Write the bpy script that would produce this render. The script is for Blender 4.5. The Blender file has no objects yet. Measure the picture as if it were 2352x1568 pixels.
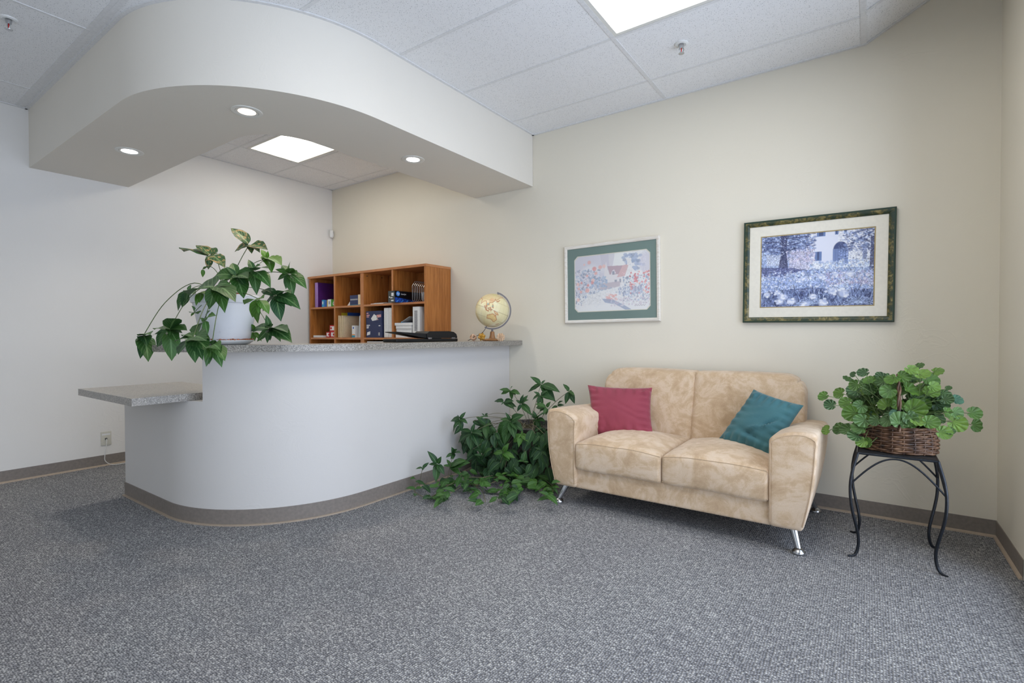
import bpy, bmesh, math, random
import numpy as np
from mathutils import Vector, Matrix, noise as mnoise

random.seed(7)
SC = bpy.context.scene
COL = SC.collection
PI = math.pi
R = math.radians

# ------------------------------------------------------------------ camera
CAM = (5.0991, -3.5990, 1.0659)
F_PX, YAW, PITCH, ROLL = 1158.71, -0.615456, -0.0141229, -0.0024324
_d = Vector((math.sin(YAW) * math.cos(PITCH), math.cos(YAW) * math.cos(PITCH), math.sin(PITCH)))
_r0 = Vector((math.cos(YAW), -math.sin(YAW), 0))
_u0 = _r0.cross(_d)
_r = _r0 * math.cos(ROLL) + _u0 * math.sin(ROLL)
_u = -_r0 * math.sin(ROLL) + _u0 * math.cos(ROLL)
cam = bpy.data.cameras.new('camera')
cam.sensor_width = 36.0
cam.lens = F_PX * 36.0 / 2352.0
cam.clip_start = 0.02
camo = bpy.data.objects.new('camera', cam)
COL.objects.link(camo)
camo.matrix_world = Matrix(((_r.x, _u.x, -_d.x, CAM[0]), (_r.y, _u.y, -_d.y, CAM[1]), (_r.z, _u.z, -_d.z, CAM[2]), (0, 0, 0, 1)))
SC.camera = camo

# ------------------------------------------------------------------ view, sky, daylight
SC.view_settings.view_transform = 'Standard'
SC.view_settings.look = 'None'
SC.view_settings.gamma = 1.0
SC.view_settings.use_curve_mapping = False
SC.view_settings.exposure = 0.17
W = bpy.data.worlds.new('sky')
SC.world = W
W.use_nodes = True
bg = W.node_tree.nodes['Background']
bg.inputs['Color'].default_value = (0.62, 0.78, 1.0, 1)
bg.inputs['Strength'].default_value = 0.7


def area(name, loc, rot, sx, sy, power, color):
    l = bpy.data.lights.new(name, 'AREA')
    l.shape = 'RECTANGLE'
    l.size, l.size_y, l.energy, l.color = sx, sy, power, color
    o = bpy.data.objects.new(name, l)
    o.location, o.rotation_euler = loc, rot
    COL.objects.link(o)
    return o


# daylight at the right glazed wall and fill at the front one, outside the glass
area('daylight_right', (5.95, -2.6, 1.35), (0, R(90), 0), 2.4, 3.9, 92, (0.66, 0.775, 1.0))
area('fill_front', (3.0, -6.95, 1.35), (R(90), 0, 0), 4.4, 2.4, 20, (1.0, 0.93, 0.80))  # fill lamp behind the added front window
# added upward lamp that brightens the ceiling, in place of light off paving
area('ceiling_fill', (6.3, -2.6, .25), (0, R(125), 0), 1.2, 3.9, 24, (1.0, .96, .90))


# ------------------------------------------------------------------ helpers
def at(px, py, Y):
    """the point on the plane y = Y seen at a photograph pixel"""
    v = _d + _r * ((px - 1176) / F_PX) + _u * ((784 - py) / F_PX)
    t = (Y - CAM[1]) / v.y
    return Vector((CAM[0] + v.x * t, Y, CAM[2] + v.z * t))


def at_z(px, py, Z):
    v = _d + _r * ((px - 1176) / F_PX) + _u * ((784 - py) / F_PX)
    t = (Z - CAM[2]) / v.z
    return Vector((CAM[0] + v.x * t, CAM[1] + v.y * t, Z))


class MB:
    def __init__(s):
        s.v, s.f, s.uv, s.tint = [], [], {}, {}

    def add(s, vs, fs, uvs=None, tint=None):
        b = len(s.v)
        s.v.extend([tuple(q) for q in vs])
        for f in fs:
            g = tuple(b + i for i in f)
            if uvs is not None:
                s.uv[len(s.f)] = [uvs[i] for i in f]
            if tint is not None:
                s.tint[len(s.f)] = tint
            s.f.append(g)
        return s

    def box(s, x0, x1, y0, y1, z0, z1, m=None):
        vs = [Vector((x, y, z)) for z in (z0, z1) for y in (y0, y1) for x in (x0, x1)]
        if m is not None:
            vs = [m @ q for q in vs]
        return s.add(vs, [(0, 2, 3, 1), (4, 5, 7, 6), (0, 1, 5, 4), (2, 6, 7, 3), (0, 4, 6, 2), (1, 3, 7, 5)])

    def prism(s, poly, z0, z1, m=None):
        n = len(poly)
        vs = [Vector((x, y, z0)) for x, y in poly] + [Vector((x, y, z1)) for x, y in poly]
        if m is not None:
            vs = [m @ q for q in vs]
        return s.add(vs, [tuple(range(n - 1, -1, -1)), tuple(range(n, 2 * n))] + [(i, (i + 1) % n, n + (i + 1) % n, n + i) for i in range(n)])

    def strip(s, a, b, z0, z1):
        """solid between two plan polylines of equal length"""
        n = len(a)
        vs = [(p[0], p[1], z0) for p in a] + [(p[0], p[1], z1) for p in a] + [(p[0], p[1], z0) for p in b] + [(p[0], p[1], z1) for p in b]
        fs = []
        for i in range(n - 1):
            fs += [(i, i + 1, n + i + 1, n + i), (2 * n + i + 1, 2 * n + i, 3 * n + i, 3 * n + i + 1),
                   (n + i, n + i + 1, 3 * n + i + 1, 3 * n + i), (i + 1, i, 2 * n + i, 2 * n + i + 1)]
        fs += [(0, n, 3 * n, 2 * n), (n - 1, 3 * n - 1, 4 * n - 1, 2 * n - 1)]
        return s.add(vs, fs)

    def tube(s, pts, r, n=8, caps=True, smooth_pts=0, squash=None):
        pts = [Vector(p) for p in pts]
        if smooth_pts:
            pts = spline(pts, smooth_pts)
        k = len(pts)
        rr = r if callable(r) else (lambda t: r)
        T = []
        for i in range(k):
            t = pts[min(i + 1, k - 1)] - pts[max(i - 1, 0)]
            T.append(t.normalized() if t.length > 1e-9 else Vector((0, 0, 1)))
        ref = Vector((0, 0, 1)) if abs(T[0].z) < 0.9 else Vector((1, 0, 0))
        N = (ref - T[0] * ref.dot(T[0])).normalized()
        vs, fs = [], []
        for i in range(k):
            N = (N - T[i] * N.dot(T[i]))
            N = N.normalized() if N.length > 1e-6 else T[i].orthogonal().normalized()
            B = T[i].cross(N)
            q = rr(i / max(1, k - 1))
            for j in range(n):
                a = 2 * PI * j / n
                vs.append(pts[i] + (N * math.cos(a) + B * math.sin(a)) * q)
        for i in range(k - 1):
            for j in range(n):
                fs.append((i * n + j, i * n + (j + 1) % n, (i + 1) * n + (j + 1) % n, (i + 1) * n + j))
        if caps:
            fs += [tuple(range(n - 1, -1, -1)), tuple((k - 1) * n + j for j in range(n))]
        return s.add(vs, fs)

    def lathe(s, prof, c=(0, 0, 0), n=32, m=None, sx=1.0, sy=1.0, caps=True):
        vs, fs = [], []
        k = len(prof)
        for r, z in prof:
            for j in range(n):
                a = 2 * PI * j / n
                q = Vector((r * math.cos(a) * sx, r * math.sin(a) * sy, z))
                vs.append((m @ q if m is not None else q) + Vector(c))
        for i in range(k - 1):
            for j in range(n):
                fs.append((i * n + j, i * n + (j + 1) % n, (i + 1) * n + (j + 1) % n, (i + 1) * n + j))
        if caps:
            fs += [tuple(range(n - 1, -1, -1)), tuple((k - 1) * n + j for j in range(n))]
        return s.add(vs, fs)

    def rbox(s, c, h, r, n=8, m=4, deform=None):
        """rounded box: centre, half sizes, edge radius"""
        def axis(hh):
            rr = min(r, hh * .999)
            L = [-hh + rr * (1 - math.cos(PI / 2 * i / m)) * 1.0 for i in range(m)]
            L += [-(hh - rr) + 2 * (hh - rr) * i / n for i in range(n + 1)]
            L += [hh - rr * (1 - math.cos(PI / 2 * i / m)) for i in range(m - 1, -1, -1)]
            return L
        ax = [axis(q) for q in h]
        vs, fs, idx = [], [], {}

        def vert(p):
            key = tuple(round(q, 6) for q in p)
            if key in idx:
                return idx[key]
            q = Vector(p)
            cl = Vector([max(-(h[i] - r), min(h[i] - r, q[i])) for i in range(3)])
            d = q - cl
            if d.length > 1e-9:
                q = cl + d.normalized() * r
            if deform:
                q = deform(q)
            vs.append(q + Vector(c))
            idx[key] = len(vs) - 1
            return idx[key]
        for a in range(3):
            b, cc = (a + 1) % 3, (a + 2) % 3
            for sgn in (-1, 1):
                for i in range(len(ax[b]) - 1):
                    for j in range(len(ax[cc]) - 1):
                        qs = []
                        for (u, v) in ((i, j), (i + 1, j), (i + 1, j + 1), (i, j + 1)):
                            p = [0, 0, 0]
                            p[a], p[b], p[cc] = sgn * h[a], ax[b][u], ax[cc][v]
                            qs.append(vert(p))
                        if sgn < 0:
                            qs.reverse()
                        fs.append(tuple(qs))
        return s.add(vs, fs)

    def build(s, name, mat, parent=None, smooth=None, loc=None, weld=False):
        me = bpy.data.meshes.new(name)
        if loc is None:
            if parent is not None:
                loc = wloc(parent)
            else:
                a = np.array(s.v)
                lo, hi = a.min(0), a.max(0)
                loc = Vector(((lo[0] + hi[0]) / 2, (lo[1] + hi[1]) / 2, lo[2]))
        loc = Vector(loc)
        me.from_pydata([(p[0] - loc.x, p[1] - loc.y, p[2] - loc.z) for p in s.v], [], s.f)
        if s.uv:
            ul = me.uv_layers.new(name='UVMap')
            for p in me.polygons:
                q = s.uv.get(p.index)
                if q:
                    for li, w in zip(p.loop_indices, q):
                        ul.data[li].uv = w
        if s.tint:
            at_ = me.attributes.new('tint', 'FLOAT', 'FACE')
            at_.data.foreach_set('value', [s.tint.get(i, 0.0) for i in range(len(s.f))])
        me.materials.append(mat)
        if smooth is not None:
            bm = bmesh.new()
            bm.from_mesh(me)
            if weld:
                bmesh.ops.remove_doubles(bm, verts=bm.verts, dist=1e-5)
            for f in bm.faces:
                f.smooth = True
            lim = R(smooth)
            for e in bm.edges:
                if len(e.link_faces) == 2 and e.calc_face_angle(0) > lim:
                    e.smooth = False
            bm.to_mesh(me)
            bm.free()
        me.update()
        o = bpy.data.objects.new(name, me)
        COL.objects.link(o)
        if parent is not None:
            o.parent = parent
            o.location = loc - wloc(parent)
        else:
            o.location = loc
        return o


def wloc(o):
    v = Vector(o.location)
    while o.parent is not None:
        o = o.parent
        v += o.location
    return v


def spline(pts, k):
    pts = [Vector(p) for p in pts]
    out = []
    n = len(pts)
    for i in range(n - 1):
        p0, p1, p2, p3 = pts[max(i - 1, 0)], pts[i], pts[i + 1], pts[min(i + 2, n - 1)]
        for j in range(k):
            t = j / k
            out.append(0.5 * ((2 * p1) + (p2 - p0) * t + (2 * p0 - 5 * p1 + 4 * p2 - p3) * t * t + (3 * p1 - p0 - 3 * p2 + p3) * t ** 3))
    out.append(pts[-1])
    return out


def tag(o, label, cat, group=None):
    o['label'], o['category'] = label, cat
    if group:
        o['group'] = group
    return o


def thing(name, label, cat, loc, group=None):
    o = bpy.data.objects.new(name, None)
    o.empty_display_size = 0.05
    COL.objects.link(o)
    o.location = loc
    return tag(o, label, cat, group)


def struct(o):
    o['kind'] = 'structure'
    return o


# ------------------------------------------------------------------ materials
class NT:
    def __init__(s, name):
        s.m = bpy.data.materials.new(name)
        s.m.use_nodes = True
        s.t = s.m.node_tree
        s.b = s.t.nodes['Principled BSDF']

    def n(s, kind, **kw):
        q = s.t.nodes.new(kind)
        for k, v in kw.items():
            if k in q.inputs:
                q.inputs[k].default_value = v
            else:
                setattr(q, k, v)
        return q

    def l(s, a, b):
        s.t.links.new(a, b)

    def obj(s, scale=(1, 1, 1), rot=(0, 0, 0), src='Object'):
        tc = s.n('ShaderNodeTexCoord')
        mp = s.n('ShaderNodeMapping')
        mp.inputs['Scale'].default_value = scale
        mp.inputs['Rotation'].default_value = rot
        s.l(tc.outputs[src], mp.inputs[0])
        return mp.outputs[0]

    def world(s, scale=(1, 1, 1), rot=(0, 0, 0)):
        g = s.n('ShaderNodeNewGeometry')
        mp = s.n('ShaderNodeMapping')
        mp.inputs['Scale'].default_value = scale
        mp.inputs['Rotation'].default_value = rot
        s.l(g.outputs['Position'], mp.inputs[0])
        return mp.outputs[0]

    def ramp(s, fac, stops, interp='LINEAR'):
        r = s.n('ShaderNodeValToRGB')
        r.color_ramp.interpolation = interp
        e = r.color_ramp.elements
        while len(e) < len(stops):
            e.new(0.5)
        for i, (p, c) in enumerate(stops):
            e[i].position = p
            e[i].color = (*c, 1) if len(c) == 3 else c
        s.l(fac, r.inputs[0])
        return r.outputs[0]

    def noise(s, vec, scale, detail=3, rough=.5, dist=0):
        q = s.n('ShaderNodeTexNoise')
        q.inputs['Scale'].default_value = scale
        q.inputs['Detail'].default_value = detail
        q.inputs['Roughness'].default_value = rough
        q.inputs['Distortion'].default_value = dist
        if vec is not None:
            s.l(vec, q.inputs['Vector'])
        return q.outputs[0]

    def voro(s, vec, scale, rnd=1.0, feature='F1', out='Distance'):
        q = s.n('ShaderNodeTexVoronoi')
        q.feature = feature
        q.inputs['Scale'].default_value = scale
        q.inputs['Randomness'].default_value = rnd
        s.l(vec, q.inputs['Vector'])
        return q.outputs[out]

    def math(s, op, a, b=None, c=None):
        q = s.n('ShaderNodeMath', operation=op)
        for i, w in enumerate((a, b, c)):
            if w is None:
                continue
            if isinstance(w, (int, float)):
                q.inputs[i].default_value = w
            else:
                s.l(w, q.inputs[i])
        return q.outputs[0]

    def mix(s, fac, a, b, mode='MIX'):
        q = s.n('ShaderNodeMix', data_type='RGBA', blend_type=mode)
        for i, w in ((0, fac), (6, a), (7, b)):
            if isinstance(w, (int, float)):
                q.inputs[i].default_value = w
            elif isinstance(w, tuple):
                q.inputs[i].default_value = (*w, 1)
            else:
                s.l(w, q.inputs[i])
        return q.outputs[2]

    def bump(s, h, strength=.3, dist=.01):
        q = s.n('ShaderNodeBump')
        q.inputs['Strength'].default_value = strength
        q.inputs['Distance'].default_value = dist
        s.l(h, q.inputs['Height'])
        s.l(q.outputs[0], s.b.inputs['Normal'])

    def col(s, c):
        if isinstance(c, tuple):
            s.b.inputs['Base Color'].default_value = (*c, 1)
        else:
            s.l(c, s.b.inputs['Base Color'])

    def set(s, **kw):
        for k, v in kw.items():
            s.b.inputs[k.replace('_', ' ')].default_value = v
        return s


def plain(name, c, rough=.5, metal=0.0, spec=.5, speckle=0.06, scale=60):
    t = NT(name)
    v = t.obj()
    f = t.noise(v, scale, 3)
    lo = tuple(q * (1 - speckle) for q in c)
    hi = tuple(min(1, q * (1 + speckle)) for q in c)
    t.col(t.ramp(f, [(.3, lo), (.7, hi)]))
    t.set(Roughness=rough, Metallic=metal)
    t.b.inputs['Specular IOR Level'].default_value = spec
    return t.m


def mat_wall(name, c):
    t = NT(name)
    v = t.world()
    a = t.noise(v, 2.2, 4, .6)
    t.col(t.ramp(a, [(.3, tuple(q * .98 for q in c)), (.7, c)]))
    t.set(Roughness=.62)
    t.b.inputs['Specular IOR Level'].default_value = .25
    # hand-trowelled plaster: sparse ridges over a fine grain
    w = t.noise(v, 5.0, 3, .55, 1.6)
    ridge = t.math('SUBTRACT', 1.0, t.math('MULTIPLY', t.math('ABSOLUTE', t.math('SUBTRACT', w, .56)), 26.0))
    ridge = t.math('MAXIMUM', ridge, 0.0)
    mask = t.ramp(t.noise(v, 1.6, 2), [(.54, (0, 0, 0)), (.66, (1, 1, 1))])
    ridge = t.math('MULTIPLY', ridge, mask)
    fine = t.noise(v, 55, 4, .6)
    h = t.math('ADD', t.math('MULTIPLY', ridge, .45), t.math('MULTIPLY', fine, .35))
    t.bump(h, .28, .004)
    return t.m


M = {}
M['wall'] = mat_wall('wall_plaster', (.745, .695, .585))
M['soffit'] = mat_wall('soffit_plaster', (.745, .705, .63))
M['wall_left'] = mat_wall('wall_plaster_left_daylit', (.775, .755, .72))  # whiter than the back wall to carry the cool window light in its colour
M['counter'] = mat_wall('counter_plaster_daylit', (.635, .61, .58))  # cooler tint stands in for bluish window light on the counter


def mat_carpet():
    t = NT('loop_carpet')
    v = t.world((1, 1, 1))
    wob = t.n('ShaderNodeVectorMath', operation='SCALE')
    nz = t.n('ShaderNodeTexNoise')
    nz.inputs['Scale'].default_value = 40
    t.l(v, nz.inputs['Vector'])
    t.l(nz.outputs[1], wob.inputs[0])
    wob.inputs['Scale'].default_value = .004
    add = t.n('ShaderNodeVectorMath', operation='ADD')
    t.l(v, add.inputs[0])
    t.l(wob.outputs[0], add.inputs[1])
    mp = t.n('ShaderNodeMapping')
    mp.inputs['Scale'].default_value = (118, 152, 1)
    t.l(add.outputs[0], mp.inputs[0])
    d = t.n('ShaderNodeTexVoronoi')
    d.voronoi_dimensions = '2D'
    d.inputs['Scale'].default_value = 1
    d.inputs['Randomness'].default_value = .62
    t.l(mp.outputs[0], d.inputs['Vector'])
    dist, cid = d.outputs['Distance'], d.outputs['Color']
    sep = t.n('ShaderNodeSeparateColor')
    t.l(cid, sep.inputs[0])
    tone = t.ramp(sep.outputs[0], [(0, (.215, .215, .223)), (.5, (.31, .308, .312)), (.85, (.415, .412, .407)), (1, (.56, .555, .54))])
    shade = t.ramp(dist, [(.15, (1.12, 1.12, 1.12)), (.62, (.38, .385, .40))])
    c = t.mix(1.0, tone, shade, 'MULTIPLY')
    big = t.ramp(t.noise(v, 1.3, 4), [(.3, (.93, .93, .94)), (.7, (1.05, 1.05, 1.04))])
    yarn = t.ramp(t.noise(v, 420, 3, .7), [(.3, (.62, .62, .63)), (.7, (1.38, 1.38, 1.36))])
    c = t.mix(1.0, c, yarn, 'MULTIPLY')
    t.col(t.mix(1.0, c, big, 'MULTIPLY'))
    t.set(Roughness=.95)
    t.b.inputs['Specular IOR Level'].default_value = .1
    t.bump(t.math('SUBTRACT', 1.0, dist), .7, .006)
    return t.m


M['carpet'] = mat_carpet()


def mat_tile():
    t = NT('acoustic_tile')
    v = t.world()
    big = t.voro(v, 88, 1.0)
    big_m = t.ramp(big, [(.12, (0, 0, 0)), (.19, (1, 1, 1))])
    sm = t.voro(v, 190, 1.0)
    sel = t.ramp(t.noise(v, 40, 2), [(.42, (1, 1, 1)), (.5, (0, 0, 0))])
    sm_m = t.mix(1.0, t.ramp(sm, [(.16, (0, 0, 0)), (.24, (1, 1, 1))]), sel, 'LIGHTEN')
    pits = t.mix(1.0, big_m, sm_m, 'MULTIPLY')
    t.col(t.mix(pits, (.34, .34, .35), (.82, .82, .82)))
    t.set(Roughness=.9)
    t.b.inputs['Specular IOR Level'].default_value = .1
    t.bump(pits, .3, .003)
    return t.m


M['tile'] = mat_tile()
M['tee'] = plain('white_ceiling_tee', (.70, .70, .70), .45)
M['base'] = plain('vinyl_base', (.215, .185, .16), .5, speckle=.1)
M['base_lip'] = plain('vinyl_base_lip', (.40, .32, .24), .5)


def mat_laminate():
    t = NT('granite_laminate')
    v = t.world()
    a = t.voro(v, 320, 1.0, out='Color')
    sp = t.n('ShaderNodeSeparateColor')
    t.l(a, sp.inputs[0])
    b = t.noise(v, 110, 5, .7)
    m = t.math('ADD', t.math('MULTIPLY', sp.outputs[0], .5), t.math('MULTIPLY', b, .5))
    c = t.ramp(m, [(.24, (.07, .064, .057)), (.40, (.17, .155, .135)), (.56, (.30, .275, .235)), (.76, (.52, .485, .43))])
    t.col(t.mix(.22, c, (.27, .25, .22)))
    t.set(Roughness=.28)
    return t.m


M['laminate'] = mat_laminate()


def mat_suede():
    t = NT('tan_suede')
    v = t.obj()
    a = t.noise(v, 4.5, 6, .62, 1.6)
    w = t.noise(v, 9, 6, .66, 2.2)
    m = t.math('ADD', t.math('MULTIPLY', a, .6), t.math('MULTIPLY', w, .4))
    c = t.ramp(m, [(.36, (.44, .30, .175)), (.46, (.53, .375, .23)), (.50, (.58, .425, .275)), (.54, (.64, .49, .345)), (.64, (.69, .55, .41))])
    f = t.noise(v, 420, 2)
    t.col(t.mix(.18, c, t.ramp(f, [(.3, (.3, .2, .12)), (.7, (.75, .6, .46))])))
    t.set(Roughness=.85)
    t.b.inputs['Specular IOR Level'].default_value = .15
    t.b.inputs['Sheen Weight'].default_value = .35
    t.b.inputs['Sheen Roughness'].default_value = .5
    t.b.inputs['Sheen Tint'].default_value = (.95, .88, .80, 1)
    t.bump(t.math('ADD', t.noise(v, 30, 3), t.math('MULTIPLY', f, .3)), .12, .004)
    return t.m


M['suede'] = mat_suede()
M['stitch'] = plain('tan_thread', (.50, .365, .235), .8)
M['chrome'] = plain('brushed_chrome', (.50, .51, .53), .24, 1.0, speckle=.02)


def mat_cloth(name, c, c2):
    t = NT(name)
    v = t.obj((1, 1, 1))
    w = t.n('ShaderNodeTexWave')
    w.inputs['Scale'].default_value = 260
    w.inputs['Distortion'].default_value = 1
    t.l(v, w.inputs['Vector'])
    a = t.noise(v, 5, 4, .6)
    cc = t.ramp(a, [(.3, c), (.7, c2)])
    t.col(t.mix(.12, cc, t.ramp(w.outputs[1], [(.2, tuple(q * .4 for q in c)), (.8, tuple(min(1, q * 1.7) for q in c2))])))
    t.set(Roughness=.75)
    t.b.inputs['Sheen Weight'].default_value = .25
    t.bump(w.outputs[1], .08, .002)
    return t.m


M['red_cloth'] = mat_cloth('raspberry_cloth', (.235, .027, .050), (.295, .038, .066))
M['teal_cloth'] = mat_cloth('teal_cloth', (.026, .110, .130), (.042, .155, .172))


def mat_wood(name, cols, sc=(30, 30, 2.2), rough=.35):
    t = NT(name)
    v = t.world(sc)
    a = t.noise(v, 1.0, 5, .6, .5)
    b = t.noise(v, 4.0, 3, .5)
    m = t.math('ADD', t.math('MULTIPLY', a, .7), t.math('MULTIPLY', b, .3))
    n = len(cols)
    t.col(t.ramp(m, [(.33 + .34 * i / (n - 1), c) for i, c in enumerate(cols)]))
    t.set(Roughness=rough)
    return t.m


M['cherry'] = mat_wood('cherry_veneer', [(.20, .062, .013), (.36, .125, .026), (.44, .165, .038), (.52, .21, .055)])
M['cherry_edge'] = mat_wood('cherry_edging', [(.40, .15, .050), (.48, .195, .07), (.54, .23, .09)], (4, 4, 4))
M['walnut'] = mat_wood('walnut_base', [(.12, .05, .018), (.30, .14, .05), (.40, .20, .075)], (60, 60, 8))
M['light_wood'] = mat_wood('pale_maple', [(.50, .32, .18), (.64, .44, .27), (.72, .52, .34)], (60, 60, 60), .5)
M['gold_wood'] = mat_wood('golden_oak', [(.26, .12, .012), (.40, .20, .02), (.50, .27, .035)], (60, 60, 60), .35)
M['pink_wood'] = mat_wood('rosy_maple', [(.42, .24, .14), (.58, .36, .23), (.66, .46, .32)], (60, 60, 60), .45)
M['desk_white'] = plain('desk_laminate', (.55, .52, .47), .4)
M['iron'] = plain('black_wrought_iron', (.022, .026, .033), .38, .6, speckle=.25)
M['iron_plate'] = plain('dark_plate', (.035, .036, .037), .5, .4, speckle=.25)
M['black_plastic'] = plain('black_plastic', (.006, .006, .007), .42, spec=.3)
M['grey_plastic'] = plain('dark_grey_plastic', (.010, .010, .011), .5, spec=.25)
M['white_plastic'] = plain('white_plastic', (.72, .72, .70), .4, speckle=.03)
M['almond_plastic'] = plain('almond_plastic', (.60, .58, .50), .4, speckle=.03)
M['paper'] = plain('white_paper', (.76, .76, .75), .8, speckle=.04)
M['manila'] = plain('manila_card', (.72, .58, .38), .8, speckle=.05)
M['yellow_card'] = plain('yellow_card', (.62, .46, .02), .7)
M['blue_card'] = plain('blue_card', (.02, .10, .42), .6)
M['cyan_card'] = plain('cyan_card', (.03, .32, .60), .5)
M['teal_card'] = plain('teal_card', (.02, .28, .40), .5)
M['orange_card'] = plain('orange_card', (.80, .28, .06), .6)
M['navy_card'] = plain('navy_card', (.030, .040, .105), .6)
M['navy_dark'] = plain('navy_side', (.018, .020, .085), .6)
M['pink_label'] = plain('pink_label', (.72, .36, .34), .6)
M['red_card'] = plain('red_card', (.55, .015, .02), .45)
M['green_card'] = plain('green_card', (.10, .36, .06), .5)
M['purple'] = plain('purple_vinyl', (.085, .018, .145), .3)
M['purple_lit'] = plain('purple_vinyl_lit', (.36, .20, .50), .3)  # lighter copy of the purple vinyl, for light falling on the spine
M['toner_black'] = plain('printed_black', (.006, .006, .008), .3)
M['toner_end'] = plain('printed_charcoal', (.055, .065, .060), .4)
M['toner_blue'] = plain('printed_blue', (.015, .06, .32), .35, speckle=.6, scale=50)
M['logo_blue'] = plain('logo_blue', (.05, .27, .72), .4)
M['silver_wire'] = plain('silver_wire', (.55, .56, .58), .3, .8)
M['grey_mesh'] = plain('grey_mesh', (.34, .34, .35), .6, .2, speckle=.5, scale=220)
M['glass_bag'] = None
M['soil'] = plain('dry_soil', (.10, .045, .02), .95, speckle=.7, scale=120)
M['terracotta'] = plain('terracotta_chips', (.38, .10, .03), .8, speckle=.4)
M['copper'] = plain('copper_wire', (.34, .11, .05), .45, .3)
M['orange_toy'] = plain('orange_plastic', (.75, .25, .01), .4)
M['blue_toy'] = plain('blue_plastic', (.02, .07, .35), .4)


def mat_planter():
    t = NT('white_planter_plastic')
    v = t.obj()
    a = t.ramp(t.noise(v, 9, 5, .65), [(.46, (.70, .705, .72)), (.62, (.67, .675, .69)), (.76, (.36, .37, .35))])
    t.col(a)
    t.set(Roughness=.45)
    return t.m


M['planter'] = mat_planter()


def mat_lattice():
    t = NT('dark_lattice_stoneware')
    v = t.obj(src='UV')
    sp = t.n('ShaderNodeSeparateXYZ')
    t.l(v, sp.inputs[0])
    a = t.math('ABSOLUTE', t.math('SUBTRACT', t.math('FRACT', t.math('ADD', sp.outputs[0], sp.outputs[1])), .5))
    b = t.math('ABSOLUTE', t.math('SUBTRACT', t.math('FRACT', t.math('SUBTRACT', sp.outputs[0], sp.outputs[1])), .5))
    d = t.math('MINIMUM', a, b)
    n = t.noise(t.obj(), 30, 4)
    c = t.ramp(d, [(.03, (.085, .075, .065)), (.10, (.022, .018, .016))])
    t.col(t.mix(.3, c, t.ramp(n, [(.3, (.015, .012, .010)), (.7, (.10, .085, .075))])))
    t.set(Roughness=.4)
    t.bump(t.math('SUBTRACT', 1.0, t.math('MINIMUM', d, .1)), .6, .05)
    return t.m


M['lattice'] = mat_lattice()


def mat_leaf(name, deep, mid, pale, young, brown=False):
    """leaf with pale midrib and side veins, driven by the leaf's own length/width coordinates"""
    t = NT(name)
    uv = t.n('ShaderNodeTexCoord')
    sp = t.n('ShaderNodeSeparateXYZ')
    t.l(uv.outputs['UV'], sp.inputs[0])
    u, w = sp.outputs[0], sp.outputs[1]
    a = t.math('ABSOLUTE', t.math('SUBTRACT', w, .5))
    lat = t.math('ABSOLUTE', t.math('SUBTRACT', t.math('FRACT', t.math('MULTIPLY', t.math('SUBTRACT', u, t.math('MULTIPLY', a, .75)), 7.0)), .5))
    v1 = t.ramp(lat, [(.0, (1, 1, 1)), (.10, (.25, .25, .25)), (.22, (0, 0, 0))])
    v2 = t.ramp(a, [(.015, (1, 1, 1)), (.05, (.15, .15, .15)), (.10, (0, 0, 0))])
    at_ = t.n('ShaderNodeAttribute', attribute_name='tint')
    tint = at_.outputs['Fac']
    base = t.mix(tint, deep, young)
    nz = t.noise(t.obj(), 40, 3)
    base = t.mix(t.math('MULTIPLY', nz, .55), base, t.mix(tint, mid, young))
    c = t.mix(t.math('MULTIPLY', v1, .30), base, pale)
    c = t.mix(t.math('MULTIPLY', v2, .75), c, pale)
    if brown:
        dry = t.ramp(t.math('ADD', t.noise(uv.outputs['UV'], 5.0, 4), t.math('MULTIPLY', t.math('LESS_THAN', tint, -.5), .0)), [(.53, (0, 0, 0)), (.60, (1, 1, 1))])
        isdry = t.math('LESS_THAN', tint, -.05)
        c = t.mix(t.math('MULTIPLY', dry, isdry), c, (.42, .29, .13))
    t.col(c)
    t.set(Roughness=.46)
    t.b.inputs['Specular IOR Level'].default_value = .35
    t.bump(t.math('ADD', v1, v2), .25, .004)
    tr = t.n('ShaderNodeBsdfTranslucent')
    t.l(c, tr.inputs[0])
    mx = t.n('ShaderNodeMixShader')
    mx.inputs[0].default_value = .16
    out = t.t.nodes['Material Output']
    t.l(t.b.outputs[0], mx.inputs[1])
    t.l(tr.outputs[0], mx.inputs[2])
    t.l(mx.outputs[0], out.inputs[0])
    return t.m


M['leaf'] = mat_leaf('arrowhead_leaf', (.012, .055, .018), (.030, .115, .030), (.20, .36, .14), (.11, .27, .02), True)
M['leaf_dark'] = mat_leaf('vine_leaf', (.010, .040, .014), (.022, .082, .024), (.13, .26, .09), (.075, .20, .022))
M['stem'] = plain('green_stem', (.08, .13, .035), .5, speckle=.4)
M['dry_stem'] = plain('woody_vine', (.15, .135, .075), .7, speckle=.3)


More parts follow.
